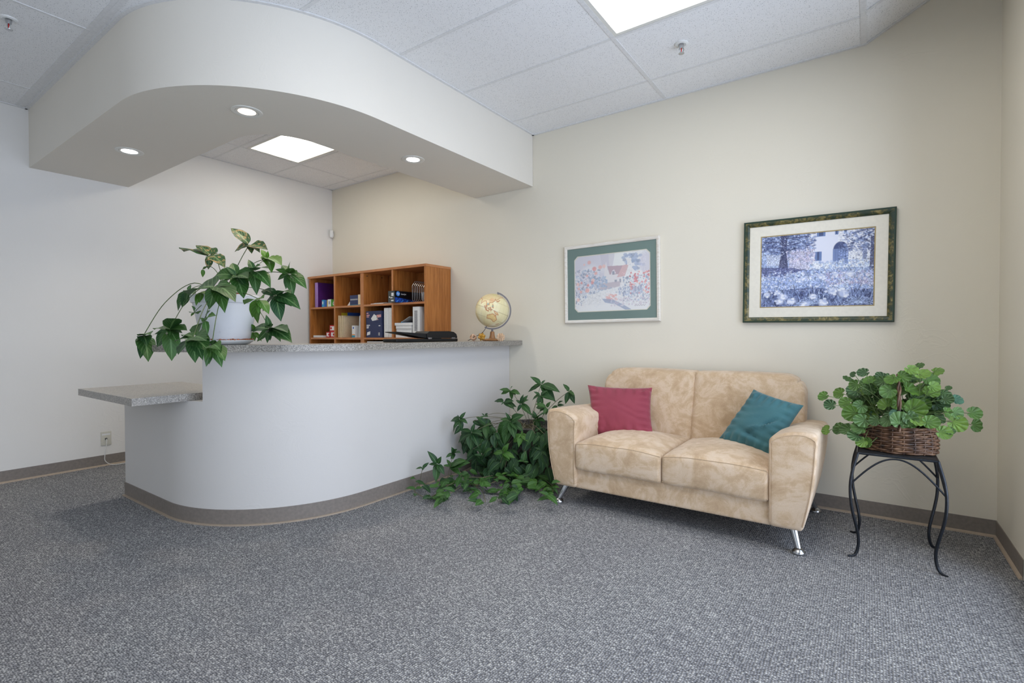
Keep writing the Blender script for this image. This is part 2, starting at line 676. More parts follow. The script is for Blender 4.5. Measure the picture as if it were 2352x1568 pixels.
def mat_round_leaf():
    t = NT('scalloped_leaf')
    uv = t.n('ShaderNodeTexCoord')
    sp = t.n('ShaderNodeSeparateXYZ')
    t.l(uv.outputs['UV'], sp.inputs[0])
    ang, rad = sp.outputs[0], sp.outputs[1]
    f = t.math('ABSOLUTE', t.math('SUBTRACT', t.math('FRACT', t.math('MULTIPLY', ang, 9.0)), .5))
    vein = t.ramp(f, [(.0, (1, 1, 1)), (.12, (.3, .3, .3)), (.25, (0, 0, 0))])
    at_ = t.n('ShaderNodeAttribute', attribute_name='tint')
    tint = at_.outputs['Fac']
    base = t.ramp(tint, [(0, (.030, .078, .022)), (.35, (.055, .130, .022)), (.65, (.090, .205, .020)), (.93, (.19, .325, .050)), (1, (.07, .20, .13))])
    crk = t.ramp(t.noise(t.obj(), 55, 4, .6), [(.3, (.6, .6, .6)), (.7, (1.2, 1.2, 1.2))])
    base = t.mix(1.0, base, crk, 'MULTIPLY')
    c = t.mix(t.math('MULTIPLY', vein, .42), base, (.30, .46, .22))
    t.col(c)
    t.set(Roughness=.55)
    t.bump(t.math('ADD', t.math('MULTIPLY', f, 1.2), t.noise(t.obj(), 60, 3)), .45, .004)
    tr = t.n('ShaderNodeBsdfTranslucent')
    t.l(c, tr.inputs[0])
    mx = t.n('ShaderNodeMixShader')
    mx.inputs[0].default_value = .2
    out = t.t.nodes['Material Output']
    t.l(t.b.outputs[0], mx.inputs[1])
    t.l(tr.outputs[0], mx.inputs[2])
    t.l(mx.outputs[0], out.inputs[0])
    return t.m


M['round_leaf'] = mat_round_leaf()


def mat_wicker():
    t = NT('brown_wicker')
    v = t.obj()
    a = t.noise(v, 26, 4, .6)
    t.col(t.ramp(a, [(.34, (.022, .010, .005)), (.5, (.085, .038, .017)), (.70, (.24, .135, .075))]))
    t.set(Roughness=.5)
    return t.m


M['wicker'] = mat_wicker()


def mat_emit_panel(name='troffer_diffuser', level=4.2, swing=2.2):
    """prismatic diffuser with the soft streaks of the tubes behind it"""
    t = NT(name)
    v = t.obj()
    sp = t.n('ShaderNodeSeparateXYZ')
    t.l(v, sp.inputs[0])
    y = sp.outputs[1]
    k = t.math('COSINE', t.math('MULTIPLY', y, 2 * PI / .165))
    st = t.math('ADD', level, t.math('MULTIPLY', k, swing))
    t.set(Roughness=.4)
    t.col((.8, .8, .78))
    t.b.inputs['Emission Color'].default_value = (1.0, .985, .93, 1)
    t.l(t.math('MULTIPLY', st, 1.0), t.b.inputs['Emission Strength'])
    return t.m


M['diffuser'] = mat_emit_panel()
M['fill_panel'] = mat_emit_panel('added_fill_panel', 10.0, 2.0)  # emission of the added out-of-view fill panel
M['fill_panel'].node_tree.nodes['Principled BSDF'].inputs['Emission Color'].default_value = (1.0, .95, .84, 1)
M['diffuser_desk'] = mat_emit_panel('troffer_diffuser_desk', 6.5, 3.0)
M['diffuser_desk'].node_tree.nodes['Principled BSDF'].inputs['Emission Color'].default_value = (1.0, .945, .83, 1)


def mat_lamp(name, c, s):
    t = NT(name)
    t.col((.9, .9, .9))
    t.b.inputs['Emission Color'].default_value = (*c, 1)
    f = t.noise(t.obj(), 8, 2)
    t.l(t.math('ADD', s, t.math('MULTIPLY', f, s * .05)), t.b.inputs['Emission Strength'])
    return t.m


M['lamp_cool'] = mat_lamp('cool_downlight', (.90, .95, 1.0), 9.0)
M['lamp_warm'] = mat_lamp('warm_downlight', (1.0, .80, .60), 1.7)
M['trim_white'] = plain('white_enamel', (.70, .69, .64), .35, speckle=.02)


def mat_glass(name, tintc=(1, 1, 1), gloss=.06):
    t = NT(name)
    out = t.t.nodes['Material Output']
    t.t.nodes.remove(t.b)
    tr = t.n('ShaderNodeBsdfTransparent')
    tr.inputs[0].default_value = (*tintc, 1)
    gl = t.n('ShaderNodeBsdfGlossy')
    gl.inputs['Roughness'].default_value = .03
    fr = t.n('ShaderNodeFresnel')
    fr.inputs[0].default_value = 1.13
    mx = t.n('ShaderNodeMixShader')
    t.l(fr.outputs[0], mx.inputs[0])
    t.l(tr.outputs[0], mx.inputs[1])
    t.l(gl.outputs[0], mx.inputs[2])
    t.l(mx.outputs[0], out.inputs[0])
    return t.m


M['glass'] = mat_glass('clear_glass')
M['bag'] = mat_glass('clear_film', (.86, .86, .86))
M['dark_metal'] = plain('dark_bronze_frame', (.018, .017, .016), .4, .5)
M['green_mat'] = plain('sage_mat', (.20, .275, .248), .85, speckle=.05, scale=200)
M['cream_mat'] = plain('cream_mat', (.80, .755, .65), .85, speckle=.03)
M['gold_fillet'] = plain('dull_gold', (.42, .32, .15), .4, .4)


def mat_whitewash():
    t = NT('whitewashed_wood')
    v = t.obj((3, 40, 40))
    t.col(t.ramp(t.noise(v, 4, 4), [(.35, (.66, .60, .51)), (.5, (.74, .695, .62)), (.7, (.78, .745, .68))]))
    t.set(Roughness=.5)
    return t.m


M['whitewash'] = mat_whitewash()


def mat_greengold():
    t = NT('green_gold_frame')
    v = t.obj()
    a = t.noise(v, 28, 6, .72, .4)
    t.col(t.ramp(a, [(.40, (.013, .032, .018)), (.50, (.05, .055, .018)), (.58, (.17, .135, .040)), (.68, (.28, .23, .09))]))
    t.set(Roughness=.35)
    return t.m


M['greengold'] = mat_greengold()
M['dark_green'] = plain('dark_green_lacquer', (.010, .035, .020), .3)


def mat_vcol(name, rough=.6):
    t = NT(name)
    a = t.n('ShaderNodeAttribute', attribute_name='print')
    t.l(a.outputs['Color'], t.b.inputs['Base Color'])
    t.set(Roughness=rough)
    return t.m


M['print'] = mat_vcol('printed_picture', .7)
M['globe_map'] = mat_vcol('printed_globe', .35)

# ================================================================== the room
XR, YF, ZC = 5.651, -6.6, 2.743
XS = 5.074                                    # where the ceiling starts to slope up
ZS = ZC + (XR - XS) * 0.52

struct(MB().box(-.12, XR + .12, YF - .12, .12, -.12, 0).build('floor', M['carpet']))
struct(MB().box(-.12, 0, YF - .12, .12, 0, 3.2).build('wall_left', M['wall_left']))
struct(MB().box(0, XR + .12, 0, .12, 0, 3.2).build('wall_back', M['wall']))
# right wall with its glazed opening
WY0, WY1, WZ0, WZ1 = -.563, -4.70, 0.02, 2.45
w = MB()
w.box(XR, XR + .12, WY0, 0, 0, 3.2)
w.box(XR, XR + .12, WY1, WY0, WZ1, 3.2)
w.box(XR, XR + .12, YF - .12, WY1, 0, 3.2)
struct(w.build('wall_right', M['wall']))
FX0, FX1 = 0.9, 5.2
w = MB()
w.box(0, FX0, YF - .12, YF, 0, 3.2)
w.box(FX1, XR, YF - .12, YF, 0, 3.2)
w.box(FX0, FX1, YF - .12, YF, WZ1, 3.2)
struct(w.build('wall_front', M['wall']))
# window walls: dark frames, clear panes; the front one is added for fill
wf = MB()
n = 3
for i in range(n + 1):
    y = WY0 + (WY1 - WY0) * i / n
    y = min(WY0, max(WY1 + .05, y + (0 if i == 0 else .025)))
    wf.box(XR + .001, XR + .10, y - .05, y, WZ0, WZ1)
wf.box(XR + .001, XR + .10, WY1, WY0, WZ0, WZ0 + .06)
wf.box(XR + .001, XR + .10, WY1, WY0, WZ1 - .06, WZ1)
win1 = struct(wf.build('window_1', M['dark_metal']))
MB().box(XR + .045, XR + .051, WY1 + .01, WY0 - .01, WZ0 + .01, WZ1 - .01).build('pane', M['glass'], win1)
wf = MB()
for i in range(n + 1):
    x = FX0 + (FX1 - .05 - FX0) * i / n
    wf.box(x, x + .05, YF - .10, YF - .001, WZ0, WZ1)
wf.box(FX0, FX1, YF - .10, YF - .001, WZ0, WZ0 + .06)
wf.box(FX0, FX1, YF - .10, YF - .001, WZ1 - .06, WZ1)
win2 = struct(wf.build('fill_window', M['dark_metal']))
MB().box(FX0 + .01, FX1 - .01, YF - .055, YF - .049, WZ0 + .01, WZ1 - .01).build('pane', M['glass'], win2)

# ceiling: flat lay-in tiles with openings for the troffers, then the sloping bay by the window
T1 = (3.9185, 5.0515, -1.4845, -.9210)           # main room troffer opening
T_FILL = (3.9185, 5.0515, -2.652, -2.088)         # unseen panel added to light the sofa side
T2 = (.535, 1.66, -1.255, -.752)             # troffer above the reception desk


def slab_with_holes(x0, x1, y0, y1, z0, z1, holes):
    mb = MB()
    xs = sorted({x0, x1, *[h[0] for h in holes], *[h[1] for h in holes]})
    ys = sorted({y0, y1, *[h[2] for h in holes], *[h[3] for h in holes]})
    for i in range(len(xs) - 1):
        for j in range(len(ys) - 1):
            cx, cy = (xs[i] + xs[i + 1]) / 2, (ys[j] + ys[j + 1]) / 2
            if any(h[0] < cx < h[1] and h[2] < cy < h[3] for h in holes):
                continue
            mb.box(xs[i], xs[i + 1], ys[j], ys[j + 1], z0, z1)
    return mb


struct(slab_with_holes(0, XS, YF, 0, ZC, ZC + .02, [T1, T2, T_FILL]).build('ceiling', M['tile']))
mb = MB()
mb.box(0, 1, YF, 0, 0, .02)
mb.v = [(XS + (XR - XS) * p[0], p[1], ZC + (ZS - ZC) * p[0] + p[2]) for p in mb.v]
struct(mb.build('ceiling_slope', M['tile']))
# suspension grid
tee = MB()
TW, TZ = .012, .0035
SXo = 2.775                                   # outer face of the bulkhead
for x in (3.906, ):
    tee.box(x - TW, x + TW, YF, 0, ZC - TZ, ZC)
tee.box(XS - .022, XS + .006, YF, 0, ZC - TZ, ZC)
for x in (.43, 1.59, 2.75):
    tee.box(x - TW * .7, x + TW * .7, YF, -2.655, ZC - TZ, ZC)
for x in (.52, 1.68):
    tee.box(x - TW * .8, x + TW * .8, -1.98, 0, ZC - TZ, ZC)
for k in range(0, 11):
    y = -.327 - .5835 * k
    x0 = 2.66 if y > -2.62 else 0
    tee.box(x0, XS, y - TW * .8, y + TW * .8, ZC - TZ * .8, ZC)
tee.box(0, 2.6, -2.652, -2.624, ZC - TZ, ZC)
for y in (-.135, -.722, -1.305, -1.89):
    tee.box(0, 2.15, y - TW * .7, y + TW * .7, ZC - TZ * .8, ZC)
# wall angle
tee.box(0, 2.15, -.020, 0, ZC - .004, ZC)
tee.box(2.775, XS, -.020, 0, ZC - .006, ZC)
tee.box(0, .018, -1.98, 0, ZC - .004, ZC)
tee.box(0, .020, YF, -2.60, ZC - .006, ZC)
s1 = MB()
s1.box(0, 1, -.020, 0, -.006, 0)
s1.box(0, 1, -.375, -.351, -.004, 0)
for q in s1.v:
    tee.v.append((XS + (XR - XS) * q[0], q[1], ZC + (ZS - ZC) * q[0] + q[2] - .001))
b0 = len(tee.v) - len(s1.v)
for f in s1.f:
    tee.f.append(tuple(b0 + i for i in f))
struct(tee.build('trim_1', M['tee']))


def arc_path(x_end, y0, x1, r, x_start, n=28, y_end=-.003):
    """from (x_start, y0) straight, round a quarter, straight to (x1, y_end)"""
    pts = [(x_start, y0)]
    cx, cy = x1 - r, y0 + r
    if x_start > cx:
        a0 = math.asin(min(1, (x_start - cx) / r))
        pts = []
    else:
        a0 = 0
    for i in range(n + 1):
        a = a0 + (PI / 2 - a0) * i / n
        pts.append((cx + r * math.sin(a), cy - r * math.cos(a)))
    pts.append((x1, y_end))
    return pts


# curved bulkhead over the reception desk
outer = arc_path(0, -2.593, 2.775, .94, 0.0, 40)
inner = arc_path(0, -1.978, 2.150, .33, 0.0, 40)
struct(MB().strip(outer, inner, 2.312, ZC).build('soffit', M['soffit'], smooth=20))
# ceiling angle running along its outside
o2 = arc_path(0, -2.613, 2.795, .96, 0.0, 40)
struct(MB().strip(o2, outer, ZC - .006, ZC).build('trim_2', M['tee'], smooth=20))

# vinyl cove base
BZ = .0885


def cove(mb_a, mb_b, path_wall, off1=.004, off2=.016):
    pass


b = MB().box(0, .004, YF, 0, 0, BZ)
bl = struct(b.build('baseboard_left', M['base']))
MB().prism([(.004, 0), (.016, 0), (.014, .006), (.004, .012)], 0, 1, Matrix(((1, 0, 0, 0), (0, 0, 6.6, YF), (0, 1, 0, 0), (0, 0, 0, 1)))).build('toe', M['base_lip'], bl)
b = MB().box(0, XR, -.004, 0, 0, BZ)
bb = struct(b.build('baseboard_back', M['base']))
MB().prism([(-.004, 0), (-.016, 0), (-.014, .006), (-.004, .012)], 0, 1, Matrix(((0, 0, XR, 0), (1, 0, 0, 0), (0, 1, 0, 0), (0, 0, 0, 1)))).build('toe', M['base_lip'], bb)
b = MB().box(XR - .004, XR, WY0, 0, 0, BZ)
br = struct(b.build('baseboard_right', M['base']))
MB().prism([(XR - .004, 0), (XR - .016, 0), (XR - .014, .006), (XR - .004, .012)], 0, 1, Matrix(((1, 0, 0, 0), (0, 0, -WY0, WY0), (0, 1, 0, 0), (0, 0, 0, 1)))).build('toe', M['base_lip'], br)

# ================================================================== ceiling fittings
def troffer(T, label, mat='diffuser'):
    x0, x1, y0, y1 = T
    t = thing('ceiling_light', label, 'ceiling light', ((x0 + x1) / 2, (y0 + y1) / 2, ZC), 'recessed fluorescent panels')
    f = MB()
    e = .022
    for a in ((x0, x1, y0, y0 + e), (x0, x1, y1 - e, y1), (x0, x0 + e, y0 + e, y1 - e), (x1 - e, x1, y0 + e, y1 - e)):
        f.box(*a, ZC - .002, ZC + .014)
    f.box(x0, x1, y0, y1, ZC + .012, ZC + .020)
    f.build('frame', M['trim_white'], t)
    MB().box(x0 + e, x1 - e, y0 + e, y1 - e, ZC + .003, ZC + .009).build('diffuser', M[mat], t)
    return t


troffer(T1, 'large fluorescent ceiling panel above the sofa side, cut by the top edge')
troffer(T_FILL, 'added unseen fill panel in the ceiling over the open carpet', 'fill_panel')
troffer(T2, 'fluorescent ceiling panel over the reception desk, seen under the curved bulkhead', 'diffuser_desk')


def downlight(c, lamp, label):
    t = thing('downlight', label, 'downlight', (c[0], c[1], 2.312), 'recessed round downlights in the bulkhead')
    MB().lathe([(.058, -.0005), (.060, -.004), (.074, -.005), (.080, -.003), (.081, -.0003), (.058, -.0005)], (c[0], c[1], 2.312), 40, caps=False).build('trim_ring', M['trim_white'], t, smooth=40)
    MB().lathe([(.058, -.004), (.050, -.0022), (.044, -.0016), (.044, -.0006), (.058, -.0003), (.058, -.004)], (c[0], c[1], 2.312), 40, caps=False).build('baffle', M['trim_white'], t, smooth=40)
    MB().lathe([(.001, -.0030), (.030, -.0028), (.046, -.0020), (.046, -.0015), (.001, -.0015)], (c[0], c[1], 2.312), 40).build('lens', lamp, t, smooth=40)
    l = bpy.data.lights.new('downlight_lamp', 'SPOT')
    l.energy, l.spot_size, l.spot_blend, l.shadow_soft_size = 26, R(130), 1.0, .04
    l.color = (1.0, .84, .66) if lamp is M['lamp_warm'] else (1.0, .96, .90)
    lo = bpy.data.objects.new('downlight_lamp', l)
    COL.objects.link(lo)
    lo.parent = t
    lo.location = (0, 0, -.012)
    return t


downlight((1.002, -2.288), M['lamp_cool'], 'cool white round downlight in the straight bulkhead run by the left wall')
downlight((2.258, -2.138), M['lamp_warm'], 'warm round downlight at the bend of the curved bulkhead')
downlight((2.443, -1.057), M['lamp_cool'], 'cool white round downlight in the bulkhead run nearest the back wall')


def sprinkler(x, y, label, rz):
    t = thing('sprinkler_head', label, 'sprinkler', (x, y, ZC), 'ceiling sprinkler heads')
    m = Matrix.Rotation(rz, 4, 'Z')
    MB().lathe([(.016, -.004), (.026, -.010), (.036, -.006), (.038, 0)], (x, y, ZC), 28).build('escutcheon', M['white_plastic'], t, smooth=40)
    b = MB().lathe([(.011, -.030), (.013, -.018), (.014, -.004)], (x, y, ZC), 16)
    for s in (-1, 1):
        q = [m @ Vector((s * .011, 0, -.024)), m @ Vector((s * .014, 0, -.036)), m @ Vector((s * .008, 0, -.050)), m @ Vector((s * .002, 0, -.056))]
        b.tube([Vector((x, y, ZC)) + p for p in q], .0022, 6)
    b.build('body', M['chrome'], t, smooth=40)
    MB().tube([(x, y, ZC - .028), (x, y, ZC - .052)], .0028, 8).build('heat_bulb', M['red_card'], t, smooth=40)
    MB().lathe([(.004, -.060), (.016, -.0585), (.0165, -.057), (.004, -.055)], (x, y, ZC), 16).build('deflector', M['chrome'], t, smooth=40)


sprinkler(4.205, -.632, 'chrome sprinkler head in the ceiling tile above the two pictures', .6)
sprinkler(1.372, -2.935, 'chrome sprinkler head in the ceiling corner at the top left', .2)

# ================================================================== reception counter
CW = .78                                       # outer radius of the curved half wall
rc = thing('reception_counter', 'curved white plastered reception counter with a low writing end', 'reception counter', (1.8, -1.5, 0))
xo, yo = 2.527, -2.352
po = arc_path(0, yo, xo, CW, 1.058, 44)
pi_ = arc_path(0, yo + .12, xo - .12, CW - .12, 1.058, 44)
lo_o = [p for p in po if p[0] <= 2.035 and p[1] < -1.9]
k = len(lo_o)
mb = MB().strip(po[:k + 1], pi_[:k + 1], 0, .6925)
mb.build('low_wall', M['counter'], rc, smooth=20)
# the high wall starts just past the writing ledge
mb = MB().strip(po[k:], pi_[k:], 0, .974)
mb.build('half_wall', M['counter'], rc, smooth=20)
pb = arc_path(0, yo - .005, xo + .005, CW + .005, 1.055, 44)
mb = MB().strip(pb, po, 0, BZ)
bs = mb.build('base_trim', M['base'], rc, smooth=20)
pl = arc_path(0, yo - .017, xo + .017, CW + .017, 1.053, 44)
MB().strip(pl, pb, 0, .008).build('toe', M['base_lip'], bs, smooth=20)

# upper transaction top
oh = .137
ct_o = arc_path(0, yo - oh, xo + oh, CW + oh, 1.885, 44)
ct_i = arc_path(0, yo + .225, xo - .225, CW - .225, 1.885, 44)
n1 = min(len(ct_o), len(ct_i))
k0 = len(ct_i) - len(ct_o)


def resample(p, n):
    d = [0]
    for a, b in zip(p, p[1:]):
        d.append(d[-1] + math.hypot(b[0] - a[0], b[1] - a[1]))
    out = []
    for i in range(n):
        s = d[-1] * i / (n - 1)
        j = max(q for q in range(len(d)) if d[q] <= s + 1e-9)
        j = min(j, len(p) - 2)
        f = (s - d[j]) / max(1e-9, d[j + 1] - d[j])
        out.append((p[j][0] + (p[j + 1][0] - p[j][0]) * f, p[j][1] + (p[j + 1][1] - p[j][1]) * f))
    return out


ct = MB().strip(resample(ct_o, 80), resample(ct_i, 80), .9745, 1.012).build('counter_top', M['laminate'], smooth=20)
tag(ct, 'speckled granite pattern top running along the high curved counter', 'counter top')
CT = 1.012

# lower writing ledge: passes over the low wall
led = MB().box(1.07, 1.945, -2.595, -2.02, .6925, .733)
lg = led.build('writing_ledge', M['laminate'])
tag(lg, 'grey speckled low ledge sticking out at the left end of the counter', 'counter top')

# desk behind the counter, mostly hidden by it
dk = thing('desk', 'pale work desk behind the counter that carries the wooden pigeonhole unit', 'desk', (1.0, -.4, 0))
MB().box(.02, 2.38, -.72, -.008, .70, .735).build('desktop', M['desk_white'], dk)
for x in (.05, 1.2, 2.3):
    MB().box(x, x + .03, -.68, -.03, 0, .70).build('leg', M['desk_white'], dk)

# ================================================================== wall fittings
t = thing('wall_plate', 'almond wall jack plate low on the left wall with white cable', 'wall plate', (0, -2.155, .165))
MB().rbox((.003, -2.155, .222), (.003, .035, .056), .0025, 2, 2).build('plate', M['almond_plastic'], t, smooth=40)
MB().box(.006, .0065, -2.183, -2.127, .250, .262).build('label_strip', M['paper'], t)
MB().box(.006, .011, -2.163, -2.149, .214, .226).build('jack', M['iron_plate'], t)
cb = MB().tube([(.010, -2.156, .220), (.030, -2.158, .205), (.034, -2.165, .15), (.030, -2.172, .09), (.032, -2.170, .045), (.040, -2.13, .008), (.055, -2.06, .004), (.05, -1.98, .004), (.04, -1.85, .004)], .0025, 8, smooth_pts=8)
o = cb.build('phone_cable', M['white_plastic'], smooth=60)
tag(o, 'thin white cable hanging from the wall plate down to the carpet', 'cable')

t = thing('motion_sensor', 'small white motion sensor high in the corner above the pigeonhole unit', 'sensor', (.03, -.03, 2.19))
m45 = Matrix.Translation((.034, -.034, 2.226)) @ Matrix.Rotation(R(-45), 4, 'Z') @ Matrix.Rotation(R(90), 4, 'Z')
mb = MB().rbox((0, 0, 0), (.018, .026, .044), .010, 2, 3)
mb.v = [tuple(m45 @ Vector(p)) for p in mb.v]
mb.build('housing', M['white_plastic'], t, smooth=50)
mb = MB().rbox((-.016, 0, -.010), (.006, .020, .020), .005, 2, 3)
mb.v = [tuple(m45 @ Matrix.Rotation(PI, 4, 'Z') @ Vector(p)) for p in mb.v]
mb.build('lens', M['paper'], t, smooth=50)
MB().box(.001, .03, -.03, -.001, 2.20, 2.25).build('bracket', M['white_plastic'], t)

# ================================================================== sofa
SXC, SF = 4.172, -.87
sofa = thing('sofa', 'tan suede two seat sofa on chrome legs under the two pictures', 'sofa', (SXC, -.46, 0))


def wob(p, amp, sc, seed=0):
    return amp * mnoise.noise(Vector((p[0] * sc + seed, p[1] * sc - seed, p[2] * sc + 2 * seed)))


# base rail
MB().rbox((SXC, -.455, .185), (.545, .395, .064), .012, 10, 3).build('base', M['suede'], sofa, smooth=50)
# arms: flat inner side, outer side tucking in towards the bottom, crowned top that is higher outside
for s in (-1, 1):
    def arm_def(q, s=s):
        x, y, z = q
        o = s * x                                  # + towards the outside
        tz = (z + .235) / .47                      # 0 bottom, 1 top
        k = (o + .105) / .21
        tuck = .062 * max(0, 1 - tz) ** 1.7 - .006 * math.sin(PI * min(1, max(0, tz)))
        ox = o - tuck * max(0, min(1, k * 1.3 - .3))
        zz = z
        if tz > .5:
            zz += (tz - .5) * 2 * (.034 * (k - .5) * 2 * .55 + .022 * math.sin(PI * min(1, max(0, k))) - .05 * max(0, (y + .385) / .77) ** 1.3)
        yy = y - .012 * math.sin(PI * min(1, max(0, tz))) * (1 if y < 0 else 0)
        return Vector((s * ox, yy + wob(q, .004, 6, 3 * s), zz))
    ar = MB().rbox((SXC + s * .632, -.472, .348), (.103, .392, .226), .022, 10, 4, arm_def)
    a = ar.build('armrest', M['suede'], sofa, smooth=60)
    # double stitched seam along the front edge of the arm
    seam = []
    for i in range(25):
        u = i / 24
        # up the inner edge, over the top, down the outer edge
        if u < .42:
            p = Vector((-s * .096 * s * s, -.388, -.20 + .40 * u / .42))
            p.x = -s * .094
        elif u < .58:
            p = Vector((s * (-.094 + .188 * (u - .42) / .16), -.386, .212))
        else:
            p = Vector((s * .094, -.388, .20 - .40 * (u - .58) / .42))
        q = arm_def(p)
        seam.append(q + Vector((SXC + s * .632, -.472 - .0045, .348)))
    MB().tube(seam, .0022, 5, smooth_pts=2).build('seam', M['stitch'], a, smooth=60)
# two back panels, leaning, big round on the outer top corner
for s in (-1, 1):
    def back_def(q, s=s):
        x, y, z = q
        o = s * x + .310                           # 0 at the centre seam
        tz = (z + .23) / .46
        R0 = .115
        # round outer top corner
        ox, oz = o, z
        dx, dz = o - (.632 - R0), z - (.23 - R0)
        if dx > 0 and dz > 0:
            L = max(dx, dz)
            h = math.hypot(dx, dz)
            if h > 1e-6:
                ox = (.632 - R0) + dx * L / h
                oz = (.23 - R0) + dz * L / h
        lean = -.12 * (1 - tz)
        belly = -.022 * math.sin(PI * min(1, max(0, o / .632))) * math.sin(PI * min(1, max(0, tz))) if y < 0 else 0
        crease = .010 * math.exp(-(o / .016) ** 2) if y < 0 else 0
        zz = oz - .012 * (1 - math.cos(PI * .5 * max(0, 1 - o / .632))) * 0 + .006 * math.sin(PI * min(1, o / .632))
        return Vector((s * (ox - .310), y + lean + belly + crease + wob(q, .006, 5, 2), zz))
    bk = MB().rbox((SXC + s * .310, -.135, .590), (.322, .085, .23), .032, 40, 4, back_def)
    bk.build('backrest', M['suede'], sofa, smooth=60)
# seat cushions
for s in (-1, 1):
    def seat_def(q, s=s):
        x, y, z = q
        u, v = x / .266, y / .30
        zz = z
        crown = .058 * max(0, (1 - abs(u) ** 2.4)) * max(0, (1 - abs(v * .95 + .05) ** 2.2))
        if z > 0:
            zz = z + crown
        else:
            zz = z - .004
        yy = y - (.014 * (1 - (z / .09) ** 2) if y < 0 else 0) * (1 - .3 * abs(u))
        return Vector((x, yy + wob(q, .004, 7, s), zz + wob(q, .005, 6, 5 + s)))
    sc = MB().rbox((SXC + s * .2675, -.580, .322), (.2655, .292, .079), .022, 14, 4, seat_def)
    c = sc.build('seat_cushion', M['suede'], sofa, smooth=60)
    for zz, yy, ins in ((.0665, -.281, 0), (-.066, -.281, 0)):
        pts = []
        for i in range(21):
            q = seat_def(Vector((-.262 + .524 * i / 20, yy - .006, zz)))
            pts.append(q + Vector((SXC + s * .2675, -.580 - .0010, .322 + .004)))
        MB().tube(pts, .0018, 5).build('seam', M['stitch'], c, smooth=60)
# splayed chrome legs with disc feet
for (tx, ty, fx, fy) in ((3.545, -.775, 3.498, -.820), (4.795, -.775, 4.828, -.815), (4.795, -.14, 4.848, -.100), (3.545, -.14, 3.498, -.100)):
    mb = MB().tube([(tx, ty, .135), (fx, fy, .022)], lambda t: .021 - .008 * t, 16)
    mb.lathe([(.012, .030), (.020, .024), (.026, .016), (.029, .012), (.029, .004), (.024, .001)], (fx, fy, 0), 24)
    mb.build('leg', M['chrome'], sofa, smooth=45)


# ------------------------------------------------------------------ throw pillows
def pillow(name, mat, corners, thick, label, seed, pinch=.06, folds=()):
    """corners: top-left, top-right, bottom-right, bottom-left"""
    TL, TR, BR, BL = [Vector(c) for c in corners]
    N = 30
    nrm = (TR - TL).cross(BL - TL).normalized()
    ctr = (TL + TR + BR + BL) / 4
    if nrm.dot(Vector(CAM) - ctr) < 0:
        nrm = -nrm
    mb = MB()

    def pt(i, j, side):
        u, v = i / N, j / N
        a, b = 2 * u - 1, 2 * v - 1
        # edges curve inwards between the corners
        uu = .5 + .5 * a * (1 - pinch * (1 - b * b))
        vv = .5 + .5 * b * (1 - pinch * (1 - a * a))
        p = TL * (1 - uu) * (1 - vv) + TR * uu * (1 - vv) + BR * uu * vv + BL * (1 - uu) * vv
        e = max(0, (1 - a * a) * (1 - b * b))
        h = thick * e ** .42
        edge = max(abs(a), abs(b))
        w = 0
        if 0 < i < N and 0 < j < N:
            # gathers running in from the seams
            g = math.exp(-((1 - abs(a)) / .28) ** 2) * math.sin(b * 24 + seed) * .014 + math.exp(-((1 - abs(b)) / .28) ** 2) * math.sin(a * 21 + seed * 2) * .014
            w = g * min(1, (1 - edge) * 6) + .010 * mnoise.noise(Vector((a * 1.6 + seed, b * 1.6, seed)))
            for (fu, fv, ang, wd, dp) in folds:
                ca, sa = math.cos(ang), math.sin(ang)
                x, y = (u - fu) * ca + (v - fv) * sa, -(u - fu) * sa + (v - fv) * ca
                w += dp * math.exp(-(y / wd) ** 2) * math.exp(-(x / .22) ** 2)
        return p + nrm * side * (h + (w if side > 0 else -w * .3) * (1 if e > 0 else 0))
    vs, fs, idx = [], [], {}
    for side in (1, -1):
        for i in range(N + 1):
            for j in range(N + 1):
                rim = i in (0, N) or j in (0, N)
                key = (i, j, 0 if rim else side)
                if key not in idx:
                    idx[key] = len(vs)
                    vs.append(pt(i, j, 1 if rim else side))
        for i in range(N):
            for j in range(N):
                q = []
                for (m_, n_) in ((i, j), (i, j + 1), (i + 1, j + 1), (i + 1, j)):
                    rim = m_ in (0, N) or n_ in (0, N)
                    q.append(idx[(m_, n_, 0 if rim else side)])
                fs.append(tuple(q if side > 0 else q[::-1]))
    mb.add(vs, fs)
    o = mb.build(name, mat, smooth=70)
    return tag(o, label, 'pillow', 'throw pillows on the sofa')


pillow('throw_pillow', M['red_cloth'],
       [at(1350, 884, -.43), at(1498, 890, -.37), at(1501, 1003, -.50), at(1356, 1003, -.56)], .062,
       'raspberry red square throw pillow leaning at the left end of the tan sofa', 1.0, .07,
       [(.62, .45, .6, .03, -.006), (.7, .62, .55, .025, -.006), (.35, .93, 1.2, .02, -.014), (.5, .94, 1.4, .02, -.012)])
pillow('throw_pillow', M['teal_cloth'],
       [at(1731, 894, -.36), at(1846, 931, -.44), at(1772, 1050, -.60), at(1646, 1013, -.50)], .060,
       'teal blue throw pillow tipped on its corner against the right arm of the tan sofa', 2.3, .05,
       [(.62, .62, -.5, .03, .022), (.70, .52, -.9, .025, -.02), (.55, .78, .2, .03, -.018), (.45, .85, .1, .03, .014), (.4, .45, -.35, .02, .006), (.4, .3, -.3, .02, .006)])


